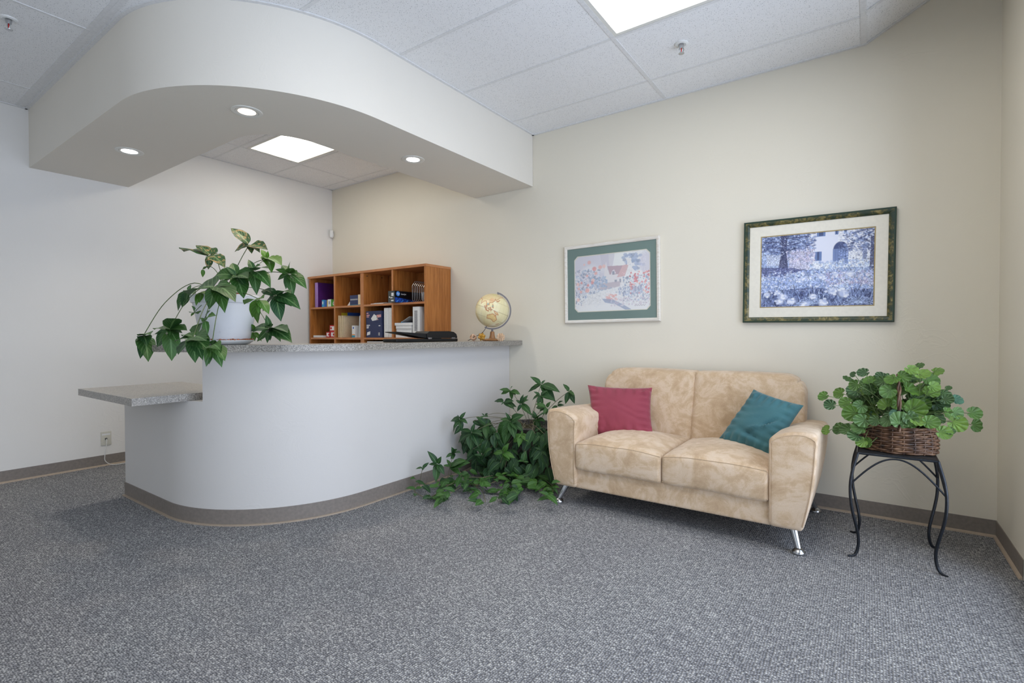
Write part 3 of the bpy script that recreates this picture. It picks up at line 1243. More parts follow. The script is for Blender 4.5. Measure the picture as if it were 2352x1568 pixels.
# ================================================================== framed pictures
class Canvas:
    def __init__(s, w, h, c):
        s.w, s.h = w, h
        s.a = np.zeros((h, w, 3))
        s.a[:] = c
        yy, xx = np.mgrid[0:h, 0:w]
        s.x, s.y = (xx + .5) / w, (yy + .5) / h
        s.rng = np.random.RandomState(3)

    def put(s, mask, c, k=1.0):
        m = np.clip(mask * k, 0, 1)[..., None]
        s.a = s.a * (1 - m) + np.array(c) * m

    def poly(s, pts, c, k=1.0):
        ins = np.zeros(s.x.shape, bool)
        n = len(pts)
        for i in range(n):
            x0, y0 = pts[i]
            x1, y1 = pts[(i + 1) % n]
            if y0 == y1:
                continue
            cr = ((y0 > s.y) != (y1 > s.y)) & (s.x < (x1 - x0) * (s.y - y0) / (y1 - y0) + x0)
            ins ^= cr
        s.put(ins.astype(float), c, k)

    def blob(s, x, y, rx, ry, c, k=1.0, soft=.35):
        d = np.sqrt(((s.x - x) / rx) ** 2 + ((s.y - y) / ry) ** 2)
        s.put(np.clip((1 - d) / soft, 0, 1), c, k)

    def line(s, x0, y0, x1, y1, wd, c, k=1.0):
        dx, dy = x1 - x0, (y1 - y0)
        asp = s.h / s.w
        L = dx * dx + (dy * asp) ** 2 + 1e-9
        t = np.clip(((s.x - x0) * dx + (s.y - y0) * asp * asp * dy) / L, 0, 1)
        d = np.sqrt((s.x - x0 - t * dx) ** 2 + ((s.y - y0 - t * dy) * asp) ** 2)
        s.put(np.clip(1.5 - d / wd, 0, 1), c, k)

    def speck(s, n, box, r, cols, k=.9, asp=1.5):
        for i in range(n):
            q = r * s.rng.uniform(.5, 1.3)
            s.blob(s.rng.uniform(box[0], box[1]), s.rng.uniform(box[2], box[3]), q, q * asp, cols[s.rng.randint(len(cols))], k, .5)

    def grain(s, box, amt, light=1.0):
        """brush texture: small random dabs of lighter and darker tone"""
        m = ((s.x > box[0]) & (s.x < box[1]) & (s.y > box[2]) & (s.y < box[3])).astype(float)[..., None]
        g = np.zeros((s.h, s.w))
        for q, wt in ((1, .5), (2, .8), (4, .7)):
            r = s.rng.normal(0, 1, ((s.h + q - 1) // q, (s.w + q - 1) // q))
            g += wt * np.repeat(np.repeat(r, q, 0), q, 1)[:s.h, :s.w]
        s.a = np.clip(s.a * (1 + m * amt * g[..., None]) + m * np.maximum(g, 0)[..., None] * amt * .25 * light, 0, .92)

    def wash(s, c, k, seed, sc=6):
        n = np.array([[mnoise.noise(Vector((i / s.w * sc, j / s.h * sc, seed))) for i in range(0, s.w, 4)] for j in range(0, s.h, 4)])
        n = np.repeat(np.repeat(n, 4, 0), 4, 1)[:s.h, :s.w]
        s.put(np.clip(n * 1.4, 0, 1), c, k)


def lin(r, g, b):
    f = lambda q: ((q / 255 + .055) / 1.055) ** 2.4 if q > 10 else q / 255 / 12.92
    return (f(r), f(g), f(b))


def cottage():
    c = Canvas(300, 226, lin(238, 236, 236))
    c.poly([(0, 0), (.47, 0), (.5, .45), (.3, .6), (0, .75)], lin(206, 200, 214), .8)
    c.wash(lin(240, 240, 240), .8, 1)
    c.poly([(.36, 0), (.56, 0), (.52, .26), (.44, .3), (.38, .2)], lin(190, 182, 196), .5)
    c.poly([(.55, 0), (.72, 0), (.66, .25), (.55, .25)], lin(240, 240, 236), .9)
    for i in range(60):                                     # blue tree
        a = c.rng.uniform(0, 1)
        c.blob(.78 + c.rng.normal(0, .055), .05 + a * .28, .03, .03, [lin(120, 146, 186), lin(90, 116, 160), lin(160, 178, 208)][i % 3], .75)
    c.blob(.95, .22, .10, .22, lin(196, 190, 210), .6)
    # cottage
    c.poly([(.42, .26), (.44, .14), (.455, .26), (.46, .30), (.66, .30), (.66, .56), (.40, .56)], lin(232, 226, 226))
    c.poly([(.455, .225), (.655, .235), (.62, .38), (.485, .37)], lin(176, 138, 152))
    c.poly([(.655, .235), (.735, .22), (.68, .42), (.58, .43)], lin(214, 168, 168))
    c.poly([(.735, .22), (.82, .36), (.82, .58), (.63, .58), (.64, .43), (.68, .42)], lin(240, 236, 234))
    c.poly([(.715, .12), (.765, .12), (.77, .22), (.715, .24)], lin(236, 232, 230))
    c.poly([(.50, .38), (.52, .31), (.545, .29), (.57, .36)], lin(226, 220, 224))
    for q in ((.52, .32, .03, .06), (.55, .47, .03, .05), (.70, .43, .035, .05), (.615, .46, .018, .06)):
        c.poly([(q[0], q[1]), (q[0] + q[2], q[1]), (q[0] + q[2], q[1] + q[3]), (q[0], q[1] + q[3])], lin(86, 98, 130), .85)
    c.poly([(.30, .52), (.62, .50), (.62, .60), (.30, .64)], lin(186, 170, 180), .9)
    blues = [lin(120, 142, 178), lin(160, 180, 204), lin(88, 104, 140), lin(196, 206, 222), lin(226, 228, 232)]
    c.speck(330, (0, .36, .25, .92), .014, blues, .8)
    c.speck(300, (.66, 1, .42, .86), .013, blues, .8)
    c.speck(110, (.22, .45, .40, .58), .013, [lin(110, 146, 186), lin(150, 178, 206)], .7)
    c.speck(90, (.25, .62, .60, .68), .012, [lin(150, 166, 192), lin(230, 230, 232)], .7)
    pk = [lin(232, 160, 150), lin(222, 122, 118), lin(240, 190, 180)]
    for (x, y, r) in ((.28, .25, .035), (.36, .23, .03), (.41, .22, .028), (.30, .33, .025), (.18, .36, .02), (.26, .45, .03), (.25, .49, .025), (.05, .50, .028), (.10, .48, .02), (.19, .53, .022), (.18, .62, .035), (.09, .64, .022), (.05, .78, .028), (.12, .90, .025), (.21, .13, .03), (.14, .16, .016), (.06, .58, .02)):
        c.blob(x, y, r, r * 1.35, pk[int(x * 100) % 3], .92)
    rd = [lin(206, 62, 78), lin(226, 110, 112), lin(216, 86, 92), lin(238, 168, 160)]
    for i in range(70):
        c.blob(c.rng.uniform(.74, 1.0), c.rng.uniform(.36, .72), .014, .02, rd[i % 4], .9)
    for i in range(30):
        c.blob(c.rng.uniform(.44, .58), c.rng.uniform(.70, .84), .02, .022, pk[i % 3], .7)
    c.poly([(.22, .70), (.62, .58), (.60, .66), (.42, .75), (.34, .88), (.1, .97), (.1, .82)], lin(240, 238, 236), .8)
    c.poly([(.38, .78), (.52, .80), (.56, .83), (.66, .90), (.78, 1.0), (.70, 1.0), (.56, .89), (.42, .85)], lin(120, 142, 180), .85)
    c.speck(60, (.60, .9, .60, .74), .012, [lin(110, 128, 168), lin(180, 190, 210)], .8, 3.0)
    c.poly([(.02, .88), (.5, .88), (.62, 1), (0, 1)], lin(242, 241, 240), .75)
    c.speck(120, (.5, 1, .78, .92), .012, [lin(206, 186, 200), lin(232, 226, 230), lin(190, 176, 196)], .6)
    c.grain((0, .36, .25, .85), .10)
    c.grain((.64, 1, .35, .9), .10)
    c.grain((.7, .95, 0, .35), .05)
    c.grain((.3, .7, .62, .8), .06)
    x = .80
    for i in range(14):                                      # painter's scribbled signature
        c.line(x, .925 + .012 * math.sin(i * 2.2), x + .01, .925 + .012 * math.sin((i + 1) * 2.2) - .004, .0022, lin(150, 140, 150), .9)
        x += .01
    return c


def garden():
    c = Canvas(380, 246, lin(150, 166, 204))
    c.wash(lin(190, 202, 228), .9, 2)
    # house front
    c.poly([(.42, 0), (1, 0), (1, .5), (.42, .5)], lin(226, 228, 240))
    c.poly([(.30, .22), (.46, .25), (.46, .5), (.26, .5)], lin(196, 192, 212), .8)
    bl = [lin(84, 98, 146), lin(120, 138, 182), lin(60, 70, 112), lin(160, 176, 212), lin(212, 218, 236)]
    for (x, y, w_, h_) in ((.515, 0, .075, .07), (.67, 0, .03, .06), (.745, 0, .025, .06), (.50, .27, .06, .12)):
        c.poly([(x, y), (x + w_, y), (x + w_, y + h_), (x, y + h_)], lin(110, 132, 178))
        c.poly([(x + .02, y), (x + w_ - .02, y), (x + w_ - .02, y + h_ * .9), (x + .02, y + h_ * .9)], lin(66, 76, 112), .8)
    c.blob(.72, .26, .065, .11, lin(74, 86, 128), 1, .1)
    c.poly([(.655, .25), (.785, .25), (.785, .46), (.655, .46)], lin(124, 142, 186))
    for x in (.68, .70, .72, .74, .76):
        c.line(x, .25, x, .45, .002, lin(96, 112, 160), .8)
    c.poly([(.06, .26), (.2, .27), (.2, .42), (.06, .42)], lin(196, 202, 222), .8)
    c.speck(200, (.24, .5, .18, .42), .016, [lin(196, 186, 206), lin(214, 208, 222), lin(150, 156, 190)], .6)
    # trees
    c.speck(420, (0, .5, 0, .22), .020, bl[:4], .75, .7)
    c.poly([(.185, 0), (.255, 0), (.245, .25), (.265, .50), (.17, .50), (.195, .25)], lin(62, 66, 104), .95)
    for (x0, y0, x1, y1) in ((.2, .18, .07, .16), (.2, .25, .09, .22), (.24, .16, .40, .12), (.24, .22, .36, .2), (.2, .10, .03, .08), (.24, .06, .45, .05), (.8, .2, .98, .06), (.86, .12, .98, .2), (.82, .06, .96, .02)):
        c.line(x0, y0, x1, y1, .006, lin(62, 68, 108), .9)
        c.speck(24, (min(x0, x1), max(x0, x1), min(y0, y1) - .04, max(y0, y1) + .05), .014, bl[:3], .7, .6)
    c.speck(220, (.74, 1, 0, .30), .015, bl[:4], .7, .8)
    c.poly([(.965, .1), (1, .1), (1, .55), (.955, .55)], lin(62, 68, 108), .9)
    c.poly([(.9, .22), (.935, .22), (.935, .42), (.9, .42)], lin(110, 126, 172), .8)
    # lawn shade and flower meadow
    c.poly([(0, .44), (.3, .46), (.4, .50), (.2, .58), (0, .57)], lin(84, 90, 138), .9)
    c.speck(260, (0, 1, .48, .60), .014, bl, .7, .6)
    c.speck(700, (0, 1, .52, .80), .011, [lin(226, 230, 242), lin(190, 202, 230), lin(150, 168, 210), lin(206, 206, 226), lin(120, 140, 190)], .75, 1.3)
    c.speck(160, (.45, .95, .40, .52), .014, [lin(222, 228, 242), lin(190, 204, 232), lin(160, 178, 214)], .75)
    c.speck(160, (.6, 1, .55, .72), .012, [lin(186, 170, 196), lin(160, 156, 190), lin(214, 210, 226)], .6, 1.6)
    c.poly([(0, .80), (.2, .76), (.5, .74), (.75, .80), (1, .78), (1, 1), (0, 1)], lin(70, 84, 132), .75)
    c.speck(300, (0, 1, .78, 1), .016, [lin(60, 74, 122), lin(96, 112, 160), lin(44, 54, 92), lin(130, 148, 190)], .7, 1.6)
    for i in range(70):
        x = c.rng.uniform(0, 1)
        y = c.rng.uniform(.76, .98)
        c.line(x, y + .06, x + c.rng.uniform(-.05, .05), y - .06, .0028, [lin(134, 152, 196), lin(46, 54, 92), lin(170, 186, 216)][i % 3], .8)
    for cx in (.50, .90):
        for i in range(12):
            a = R(20 + i * 13)
            x0, y0 = cx - .03, .97
            px, py = x0, y0
            for j in range(6):
                t = (j + 1) / 6
                nx, ny = x0 + math.cos(a) * .17 * t, y0 - math.sin(a) * .26 * t + .16 * t * t
                c.line(px, py, nx, ny, .003, lin(164, 180, 212), .85)
                px, py = nx, ny
    c.speck(260, (0, .5, 0, .3), .008, [lin(206, 214, 236), lin(46, 54, 92), lin(110, 126, 172)], .8, 1.0)
    c.speck(160, (.74, 1, 0, .45), .008, [lin(206, 214, 236), lin(46, 54, 92), lin(110, 126, 172)], .8, 1.0)
    c.grain((0, 1, .42, 1), .22)
    c.grain((0, .5, 0, .42), .20)
    c.grain((.7, 1, 0, .42), .16)
    for (x, y, r) in ((.07, .82, .04), (.17, .80, .036), (.22, .86, .05), (.19, .92, .045), (.30, .92, .048), (.42, .97, .05), (.49, .86, .042), (.58, .95, .05), (.66, .80, .05), (.75, .83, .055), (.38, .64, .035), (.56, .60, .04), (.68, .58, .03), (.80, .58, .04), (.53, .73, .012)):
        c.blob(x, y, r, r * 1.1, lin(206, 212, 232), .95, .5)
        for q in range(10):
            c.blob(x + c.rng.normal(0, r * .4), y + c.rng.normal(0, r * .4), r * .35, r * .35, [lin(240, 241, 246), lin(222, 226, 240), lin(180, 192, 222)][q % 3], .85)
    return c


def picture_sheet(canvas, x0, x1, z0, z1, y, m, name, parent, cut=0):
    w_, h_ = canvas.w, canvas.h
    vs, fs = [], []
    for j in range(h_ + 1):
        for i in range(w_ + 1):
            vs.append(m @ Vector((x0 + (x1 - x0) * i / w_, y, z1 + (z0 - z1) * j / h_)))
    for j in range(h_):
        for i in range(w_):
            a = j * (w_ + 1) + i
            fs.append((a, a + w_ + 1, a + w_ + 2, a + 1))
    mb = MB().add(vs, fs)
    o = mb.build(name, M['print'], parent)
    at_ = o.data.attributes.new('print', 'FLOAT_COLOR', 'POINT')
    big = np.zeros((h_ + 1, w_ + 1, 3))
    big[:h_, :w_] = canvas.a
    big[h_, :w_], big[:, w_] = canvas.a[-1], big[:, w_ - 1]
    buf = np.ones(((h_ + 1) * (w_ + 1), 4))
    buf[:, :3] = big.reshape(-1, 3)
    at_.data.foreach_set('color', buf.ravel())
    return o


def frame_ring(mb, x0, x1, z0, z1, prof, m):
    """mitred moulding: prof is (inset, depth towards the room) pairs"""
    k = len(prof)
    vs = []
    for (cx, cz, sx, sz) in ((x0, z0, 1, 1), (x1, z0, -1, 1), (x1, z1, -1, -1), (x0, z1, 1, -1)):
        for (i, d) in prof:
            vs.append(m @ Vector((cx + sx * i, -d, cz + sz * i)))
    fs = []
    for c in range(4):
        n_ = (c + 1) % 4
        for i in range(k):
            j = (i + 1) % k
            fs.append((c * k + i, c * k + j, n_ * k + j, n_ * k + i))
    return mb.add(vs, fs)


def tilt_about(cx, cz, ang):
    return Matrix.Translation((cx, -.001, cz)) @ Matrix.Rotation(ang, 4, 'Y') @ Matrix.Translation((-cx, 0, -cz))


# small cottage print in a whitewashed frame
cx, cz = 3.481, 1.464
m = tilt_about(cx, cz, R(-.62))
x0, x1, z0, z1 = cx - .391, cx + .391, cz - .309, cz + .309
p = thing('framed_picture', 'smaller cottage garden picture with sage mat in a whitewashed frame', 'picture', (cx, -.002, z0), 'framed pictures over the sofa')
frame_ring(MB(), x0, x1, z0, z1, [(0, 0), (0, .020), (.006, .026), (.018, .024), (.026, .018), (.026, 0)], m).build('frame', M['whitewash'], p, smooth=30)
MB().box(x0 + .004, x1 - .004, -.006, -.002, z0 + .004, z1 - .004, m).build('backing', M['manila'], p)
ax0, ax1, az0, az1 = cx - .305, cx + .318, cz - .222, cz + .222
cut = .028


def oct_ring(mb, X0, X1, Z0, Z1, c0, x0_, x1_, z0_, z1_, c1, y, m):
    def o8(a, b, cc, d, e):
        e = max(e, 1e-4)
        return [(a + e, cc), (b - e, cc), (b, cc + e), (b, d - e), (b - e, d), (a + e, d), (a, d - e), (a, cc + e)]
    A, B = o8(X0, X1, Z0, Z1, c0), o8(x0_, x1_, z0_, z1_, c1)
    vs = [m @ Vector((q[0], y, q[1])) for q in A] + [m @ Vector((q[0], y, q[1])) for q in B] + [m @ Vector((q[0], y + .002, q[1])) for q in A] + [m @ Vector((q[0], y + .002, q[1])) for q in B]
    fs = []
    for i in range(8):
        j = (i + 1) % 8
        fs += [(i, j, 8 + j, 8 + i), (8 + i, 8 + j, 24 + j, 24 + i), (16 + j, 16 + i, 24 + i, 24 + j), (16 + i, 16 + j, j, i)]
    return mb.add(vs, fs)


oct_ring(MB(), x0 + .02, x1 - .02, z0 + .02, z1 - .02, 0, ax0, ax1, az0, az1, cut, -.0120, m).build('mat', M['green_mat'], p)
oct_ring(MB(), ax0 - .01, ax1 + .01, az0 - .01, az1 + .01, cut, ax0 + .006, ax1 - .006, az0 + .006, az1 - .006, cut, -.0098, m).build('inner_mat', M['cream_mat'], p)
cot = cottage()
cot.a = cot.a * .70 + .30 * .86
picture_sheet(cot, ax0, ax1, az0, az1, -.0072, m, 'print', p)
MB().box(x0 + .022, x1 - .022, -.0165, -.0150, z0 + .022, z1 - .022, m).build('glass', M['glass'], p)

# larger blue garden print in a green and gold frame
cx, cz = 4.824, 1.4595
m = tilt_about(cx, cz, R(.62))
x0, x1, z0, z1 = cx - .3965, cx + .3965, cz - .3245, cz + .3245
p = thing('framed_picture', 'larger blue garden picture with cream mat in a green and gold frame', 'picture', (cx, -.002, z0), 'framed pictures over the sofa')
frame_ring(MB(), x0, x1, z0, z1, [(0, 0), (0, .026), (.004, .030), (.010, .028), (.010, 0)], m).build('frame_rim', M['dark_green'], p, smooth=30)
frame_ring(MB(), x0, x1, z0, z1, [(.010, 0), (.010, .0275), (.018, .026), (.030, .020), (.034, .016), (.034, 0)], m).build('frame', M['greengold'], p, smooth=30)
MB().box(x0 + .006, x1 - .006, -.006, -.002, z0 + .006, z1 - .006, m).build('backing', M['manila'], p)
bx0, bx1, bz0, bz1 = x0 + .098, x1 - .093, z0 + .094, z1 - .098
oct_ring(MB(), x0 + .03, x1 - .03, z0 + .03, z1 - .03, 0, bx0, bx1, bz0, bz1, 0, -.0120, m).build('mat', M['cream_mat'], p)
oct_ring(MB(), bx0 - .008, bx1 + .008, bz0 - .008, bz1 + .008, 0, bx0 + .006, bx1 - .006, bz0 + .006, bz1 - .006, 0, -.0098, m).build('fillet', M['gold_fillet'], p)
picture_sheet(garden(), bx0, bx1, bz0, bz1, -.0072, m, 'print', p)
MB().box(x0 + .032, x1 - .032, -.0155, -.0142, z0 + .032, z1 - .032, m).build('glass', M['glass'], p)

# ================================================================== plant stand
SCX, SCY = 5.207, -.532
st = thing('plant_stand', 'black wrought iron plant stand with bowed legs by the right wall', 'plant stand', (SCX, SCY, 0))
tx, ty, tz = .147, .160, .497
tp = MB()
cs = [(-tx, -ty), (tx, -ty), (tx, ty), (-tx, ty)]
for i in range(4):
    a, b2 = cs[i], cs[(i + 1) % 4]
    tp.tube([(SCX + a[0], SCY + a[1], tz), (SCX + b2[0], SCY + b2[1], tz)], .0055, 10)
tp.build('top_frame', M['iron'], st, smooth=50)
sl = MB()
for i in range(5):
    y = -ty + .012 + i * (2 * ty - .024 - .052) / 4
    sl.box(SCX - tx + .004, SCX + tx - .004, SCY + y, SCY + y + .052, tz + .001, tz + .0045)
for i in (-1, 1):
    sl.box(SCX + i * (tx - .02) - .012, SCX + i * (tx - .02) + .012, SCY - ty + .004, SCY + ty - .004, tz - .001, tz + .0012)
sl.build('slatted_top', M['iron_plate'], st)
prof = [(0, 0), (.07, .011), (.17, .026), (.30, .036), (.45, .034), (.58, .022), (.70, .006), (.80, -.005), (.88, -.006), (.95, .002), (.985, .012)]
hh = tz


def leg_point(sx, sy, f):
    for (f0, o0), (f1, o1) in zip(prof, prof[1:]):
        if f0 <= f <= f1:
            k = (f - f0) / (f1 - f0)
            o = o0 + (o1 - o0) * k
            return Vector((SCX + sx * (tx + .78 * o), SCY + sy * (ty + .55 * o), hh * (1 - f)))


for sx in (-1, 1):
    for sy in (-1, 1):
        pts = [Vector((SCX + sx * (tx + .78 * o), SCY + sy * (ty + .55 * o), hh * (1 - f))) for f, o in prof]
        e = pts[-1]
        pts[-1].z = .010
        lg = MB().tube(pts, .0066, 10, smooth_pts=6)
        # flattened toe
        lg.tube([e, e + Vector((sx * .010, sy * .006, -.005)), e + Vector((sx * .026, sy * .015, -.006))], lambda t: .0066 - .0030 * t, 8)
        lg.build('leg', M['iron'], st, smooth=50)
for (a, b2) in (((-1, -1), (1, -1)), ((1, -1), (1, 1)), ((1, 1), (-1, 1)), ((-1, 1), (-1, -1))):
    p0, p1 = leg_point(a[0], a[1], .30), leg_point(b2[0], b2[1], .30)
    pts = []
    for i in range(25):
        u = i / 24
        p = p0.lerp(p1, u)
        p.z += (tz - .010 - p0.z) * (1 - abs(2 * u - 1) ** 2.1)
        k = (1 - abs(2 * u - 1) ** 2.1)
        p.x += (SCX + (p.x - SCX) * tx / (tx + .028) - p.x) * k * .9
        p.y += (SCY + (p.y - SCY) * ty / (ty + .020) - p.y) * k * .9
        pts.append(p)
    MB().tube(pts, .0042, 8).build('brace', M['iron'], st, smooth=50)

# ================================================================== wicker basket
BCX, BCY, BZ0 = 5.213, -.530, .503
bk = thing('wicker_basket', 'brown oval wicker basket with a hoop handle on the iron stand', 'basket', (BCX, BCY, BZ0))
mb = MB()
BA, BB, BH = .150, .118, .118


def bell(h):
    return 1.0 + .05 * math.sin(PI * min(1, h / BH)) - .06 * (h / BH)


rows = 13
ns = 22                                        # stakes
for k in range(rows):
    h = .006 + (BH - .006) * k / (rows - 1)
    pts = []
    for i in range(88 + 1):
        a = 2 * PI * i / 88
        off = .0045 * math.cos(ns / 2 * a + (PI if k % 2 else 0))
        q = bell(h)
        pts.append((BCX + (BA * q + off) * math.cos(a), BCY + (BB * q + off) * math.sin(a), BZ0 + h + .0015 * math.sin(5 * a + k)))
    mb.tube(pts, .0050, 6, caps=False)
for i in range(ns):
    a = 2 * PI * (i + .0) / ns
    mb.tube([(BCX + BA * bell(h) * math.cos(a), BCY + BB * bell(h) * math.sin(a), BZ0 + h) for h in (.002, .03, .06, .09, BH + .004)], .0036, 6)
mb.lathe([(.001, .002), (.98, .002), (.98, .006), (.001, .006)], (BCX, BCY, BZ0), 40, sx=BA, sy=BB)
mb.build('body', M['wicker'], bk, smooth=60)
for k in (-.5, .5):
    rim = [(BCX + (BA * .94 + .003 * math.cos(12 * 2 * PI * i / 72 + k * PI)) * math.cos(2 * PI * i / 72), BCY + (BB * .94 + .003) * math.sin(2 * PI * i / 72), BZ0 + BH + .004 + .003 * math.sin(12 * 2 * PI * i / 72 + k * PI * 2)) for i in range(73)]
    MB().tube(rim, .0055, 6, caps=False).build('rim', M['wicker'], bk, smooth=60)
hd = MB()
for ph in (0, PI):
    pts = []
    for i in range(61):
        a = PI * i / 60
        tw = .0045
        b_ = a * 9 + ph
        rr = BB * .96 + tw * math.cos(b_)
        pts.append((BCX + .005 + tw * math.sin(b_), BCY - rr * math.cos(a), BZ0 + BH * .9 + (.255 + tw * math.cos(b_)) * math.sin(a)))
    hd.tube(pts, .0052, 7)
hd.build('handle', M['wicker'], bk, smooth=60)
MB().lathe([(.001, .085), (.9, .085), (.92, .080), (.9, .076), (.001, .076)], (BCX, BCY, BZ0), 32, sx=BA, sy=BB).build('filling', M['soil'], bk, smooth=40)


# ================================================================== leaves
def leaf(mb, base, tip, width, up, tint=0.0, fold=.25, droop=.10, nu=15, nv=6):
    """pointed leaf: base, tip, half width / length, hint of the upper side"""
    base, tip = Vector(base), Vector(tip)
    d = tip - base
    L = d.length
    if L < 1e-5:
        return
    d.normalize()
    s = d.cross(Vector(up))
    if s.length < 1e-4:
        s = d.orthogonal()
    s.normalize()
    nrm = s.cross(d).normalized()
    vs, uvs, fs = [], [], []
    for i in range(nu + 1):
        t = i / nu
        w = width * L * 2.02 * (t ** .60) * ((1 - t) ** 1.12) if 0 < t < 1 else width * L * .03 * (1 - t)
        arch = droop * L * (4 * t * (1 - t)) * .55
        for j in range(nv + 1):
            q = 2 * j / nv - 1
            rip = .018 * L * math.sin(t * 19 + q * 2) * abs(q) * (1 - t)
            p = base + d * (L * t + .03 * L * q * q * 0) + s * (w * q) + nrm * (arch + fold * w * abs(q) + rip - droop * L * .25 * t * t)
            vs.append(p)
            uvs.append((t, .5 + .5 * q))
    for i in range(nu):
        for j in range(nv):
            a = i * (nv + 1) + j
            fs.append((a, a + 1, a + nv + 2, a + nv + 1))
    mb.add(vs, fs, uvs, tint)


def round_leaf(mb, c, r, nrm, head, tint, rng, cup=.18):
    """scalloped, nearly round leaf with a notch at the stalk"""
    c, nrm = Vector(c), Vector(nrm).normalized()
    hx = Vector(head) - nrm * Vector(head).dot(nrm)
    if hx.length < 1e-4:
        hx = nrm.orthogonal()
    hx.normalize()
    hy = nrm.cross(hx)
    n, m = 40, 3
    st0 = c - hx * r * .45
    ph = rng.uniform(0, 6)
    vs, uvs, fs = [st0 - nrm * .0], [(.5, 0.0)], []
    for k in range(1, m + 1):
        q = k / m
        for i in range(n + 1):
            a = -PI * .93 + PI * 1.86 * i / n
            rad = r * (1 + .055 * abs(math.sin(a * 6.5 + .3)) + .03 * math.sin(3 * a + ph)) * (1 if abs(a) < 2.5 else 1 - .25 * (abs(a) - 2.5))
            e = c + (hx * math.cos(a) + hy * math.sin(a)) * rad
            p = st0.lerp(e, q)
            z = cup * r * q * q + .075 * r * q * math.sin(a * 9 + ph)
            vs.append(p + nrm * z - nrm * cup * r * .3)
            uvs.append((i / n, q))
    for i in range(n):
        fs.append((0, 1 + i, 2 + i))
    for k in range(m - 1):
        for i in range(n):
            a = 1 + k * (n + 1) + i
            b_ = a + n + 1
            fs.append((a, b_, b_ + 1, a + 1))
    mb.add(vs, fs, uvs, tint)


# ------------------------------------------------------------------ foliage in the basket
rng = random.Random(11)
gp = thing('geranium_plant', 'bushy green plant with round scalloped leaves in the wicker basket', 'plant', (BCX, BCY, BZ0 + .085))
GL = [(95, 270, 38), (140, 330, 40), (115, 505, 36), (205, 495, 46), (255, 500, 48), (310, 545, 46), (345, 485, 52), (360, 590, 38), (402, 592, 38),
      (285, 390, 56), (402, 388, 74), (380, 235, 36), (205, 250, 42), (265, 155, 38), (370, 108, 40), (312, 195, 42), (322, 255, 48), (250, 320, 46),
      (390, 295, 46), (412, 160, 40), (480, 160, 44), (575, 155, 52), (500, 190, 56), (540, 240, 52), (470, 300, 46), (520, 325, 48), (360, 440, 52),
      (462, 410, 46), (592, 395, 36), (622, 435, 62), (652, 462, 32), (735, 358, 70), (748, 445, 46), (705, 225, 64), (650, 135, 44), (705, 90, 44),
      (755, 65, 36), (785, 120, 48), (880, 105, 44), (840, 160, 52), (785, 222, 46), (690, 170, 48), (840, 240, 52), (870, 310, 56), (740, 290, 50),
      (840, 450, 52), (940, 255, 38), (955, 292, 38), (1020, 295, 38), (960, 215, 22), (965, 395, 52), (1020, 385, 42), (1025, 460, 58), (930, 522, 50),
      (970, 510, 32), (1140, 387, 46), (1150, 472, 48), (820, 380, 48), (900, 350, 48), (640, 240, 46), (580, 300, 48), (895, 420, 44), (300, 120, 22),
      (430, 340, 44), (560, 400, 40), (690, 400, 46), (450, 230, 44), (345, 345, 48), (790, 330, 46), (610, 330, 44), (860, 205, 40), (735, 150, 40)]
for i in range(60):
    a_ = rng.uniform(0, 2 * PI)
    q_ = rng.uniform(.1, 1) ** .5
    GL.append((590 + 330 * q_ * math.cos(a_), 290 + 165 * q_ * math.sin(a_), rng.uniform(38, 54)))
NBACK = len(GL) - 60
lv, stm = MB(), MB()
for gi, (cx_, cy_, cr_) in enumerate(GL):
    px, py = 1860 + cx_ / 3.016, 820 + cy_ / 3.016
    rx = (px - 2065) / 190.0
    dy = -.53 - .13 + .24 * rng.random()
    if gi >= NBACK:
        dy = -.52 + .10 * rng.random()
    if py > 960 and abs(px - 2065) < 120:
        dy = -.66 - .02 * rng.random()             # hanging in front of the basket
    if px < 1910:
        dy = -.62                                    # clear of the sofa arm
    p = at(px, py, dy)
    rad = cr_ / 3.016 * (p - Vector(CAM)).dot(_d) / F_PX
    out = Vector((p.x - BCX, (p.y - BCY) * .8 - .03, (p.z - BZ0 - .10) * .8 + .05))
    tocam = (Vector(CAM) - p).normalized()
    nr = (out.normalized() * .35 + tocam * .62 + Vector((rng.uniform(-.5, .5), rng.uniform(-.35, .35), rng.uniform(-.15, .55)))).normalized()
    head = Vector((p.x - BCX, 0, rng.uniform(-.12, .06)))
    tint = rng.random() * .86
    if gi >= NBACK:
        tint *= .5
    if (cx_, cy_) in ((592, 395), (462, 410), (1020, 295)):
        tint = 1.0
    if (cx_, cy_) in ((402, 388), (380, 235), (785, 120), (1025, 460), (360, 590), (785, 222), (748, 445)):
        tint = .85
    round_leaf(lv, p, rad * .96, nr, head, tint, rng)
    base = Vector((BCX + rng.uniform(-.07, .07), BCY + rng.uniform(-.05, .05), BZ0 + .09))
    midp = base.lerp(p, .55) + Vector((0, 0, .035))
    stm.tube([base, midp, p - head.normalized() * rad * .4 - nr * rad * .1], .0016, 5, smooth_pts=5)
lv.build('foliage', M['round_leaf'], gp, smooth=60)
stm.build('stems', M['stem'], gp, smooth=60)


# ------------------------------------------------------------------ arrowhead plant on the counter
def clear(p, back=.02):
    """keep a leaf point out of the counter wall, counter top and the room walls"""
    return p


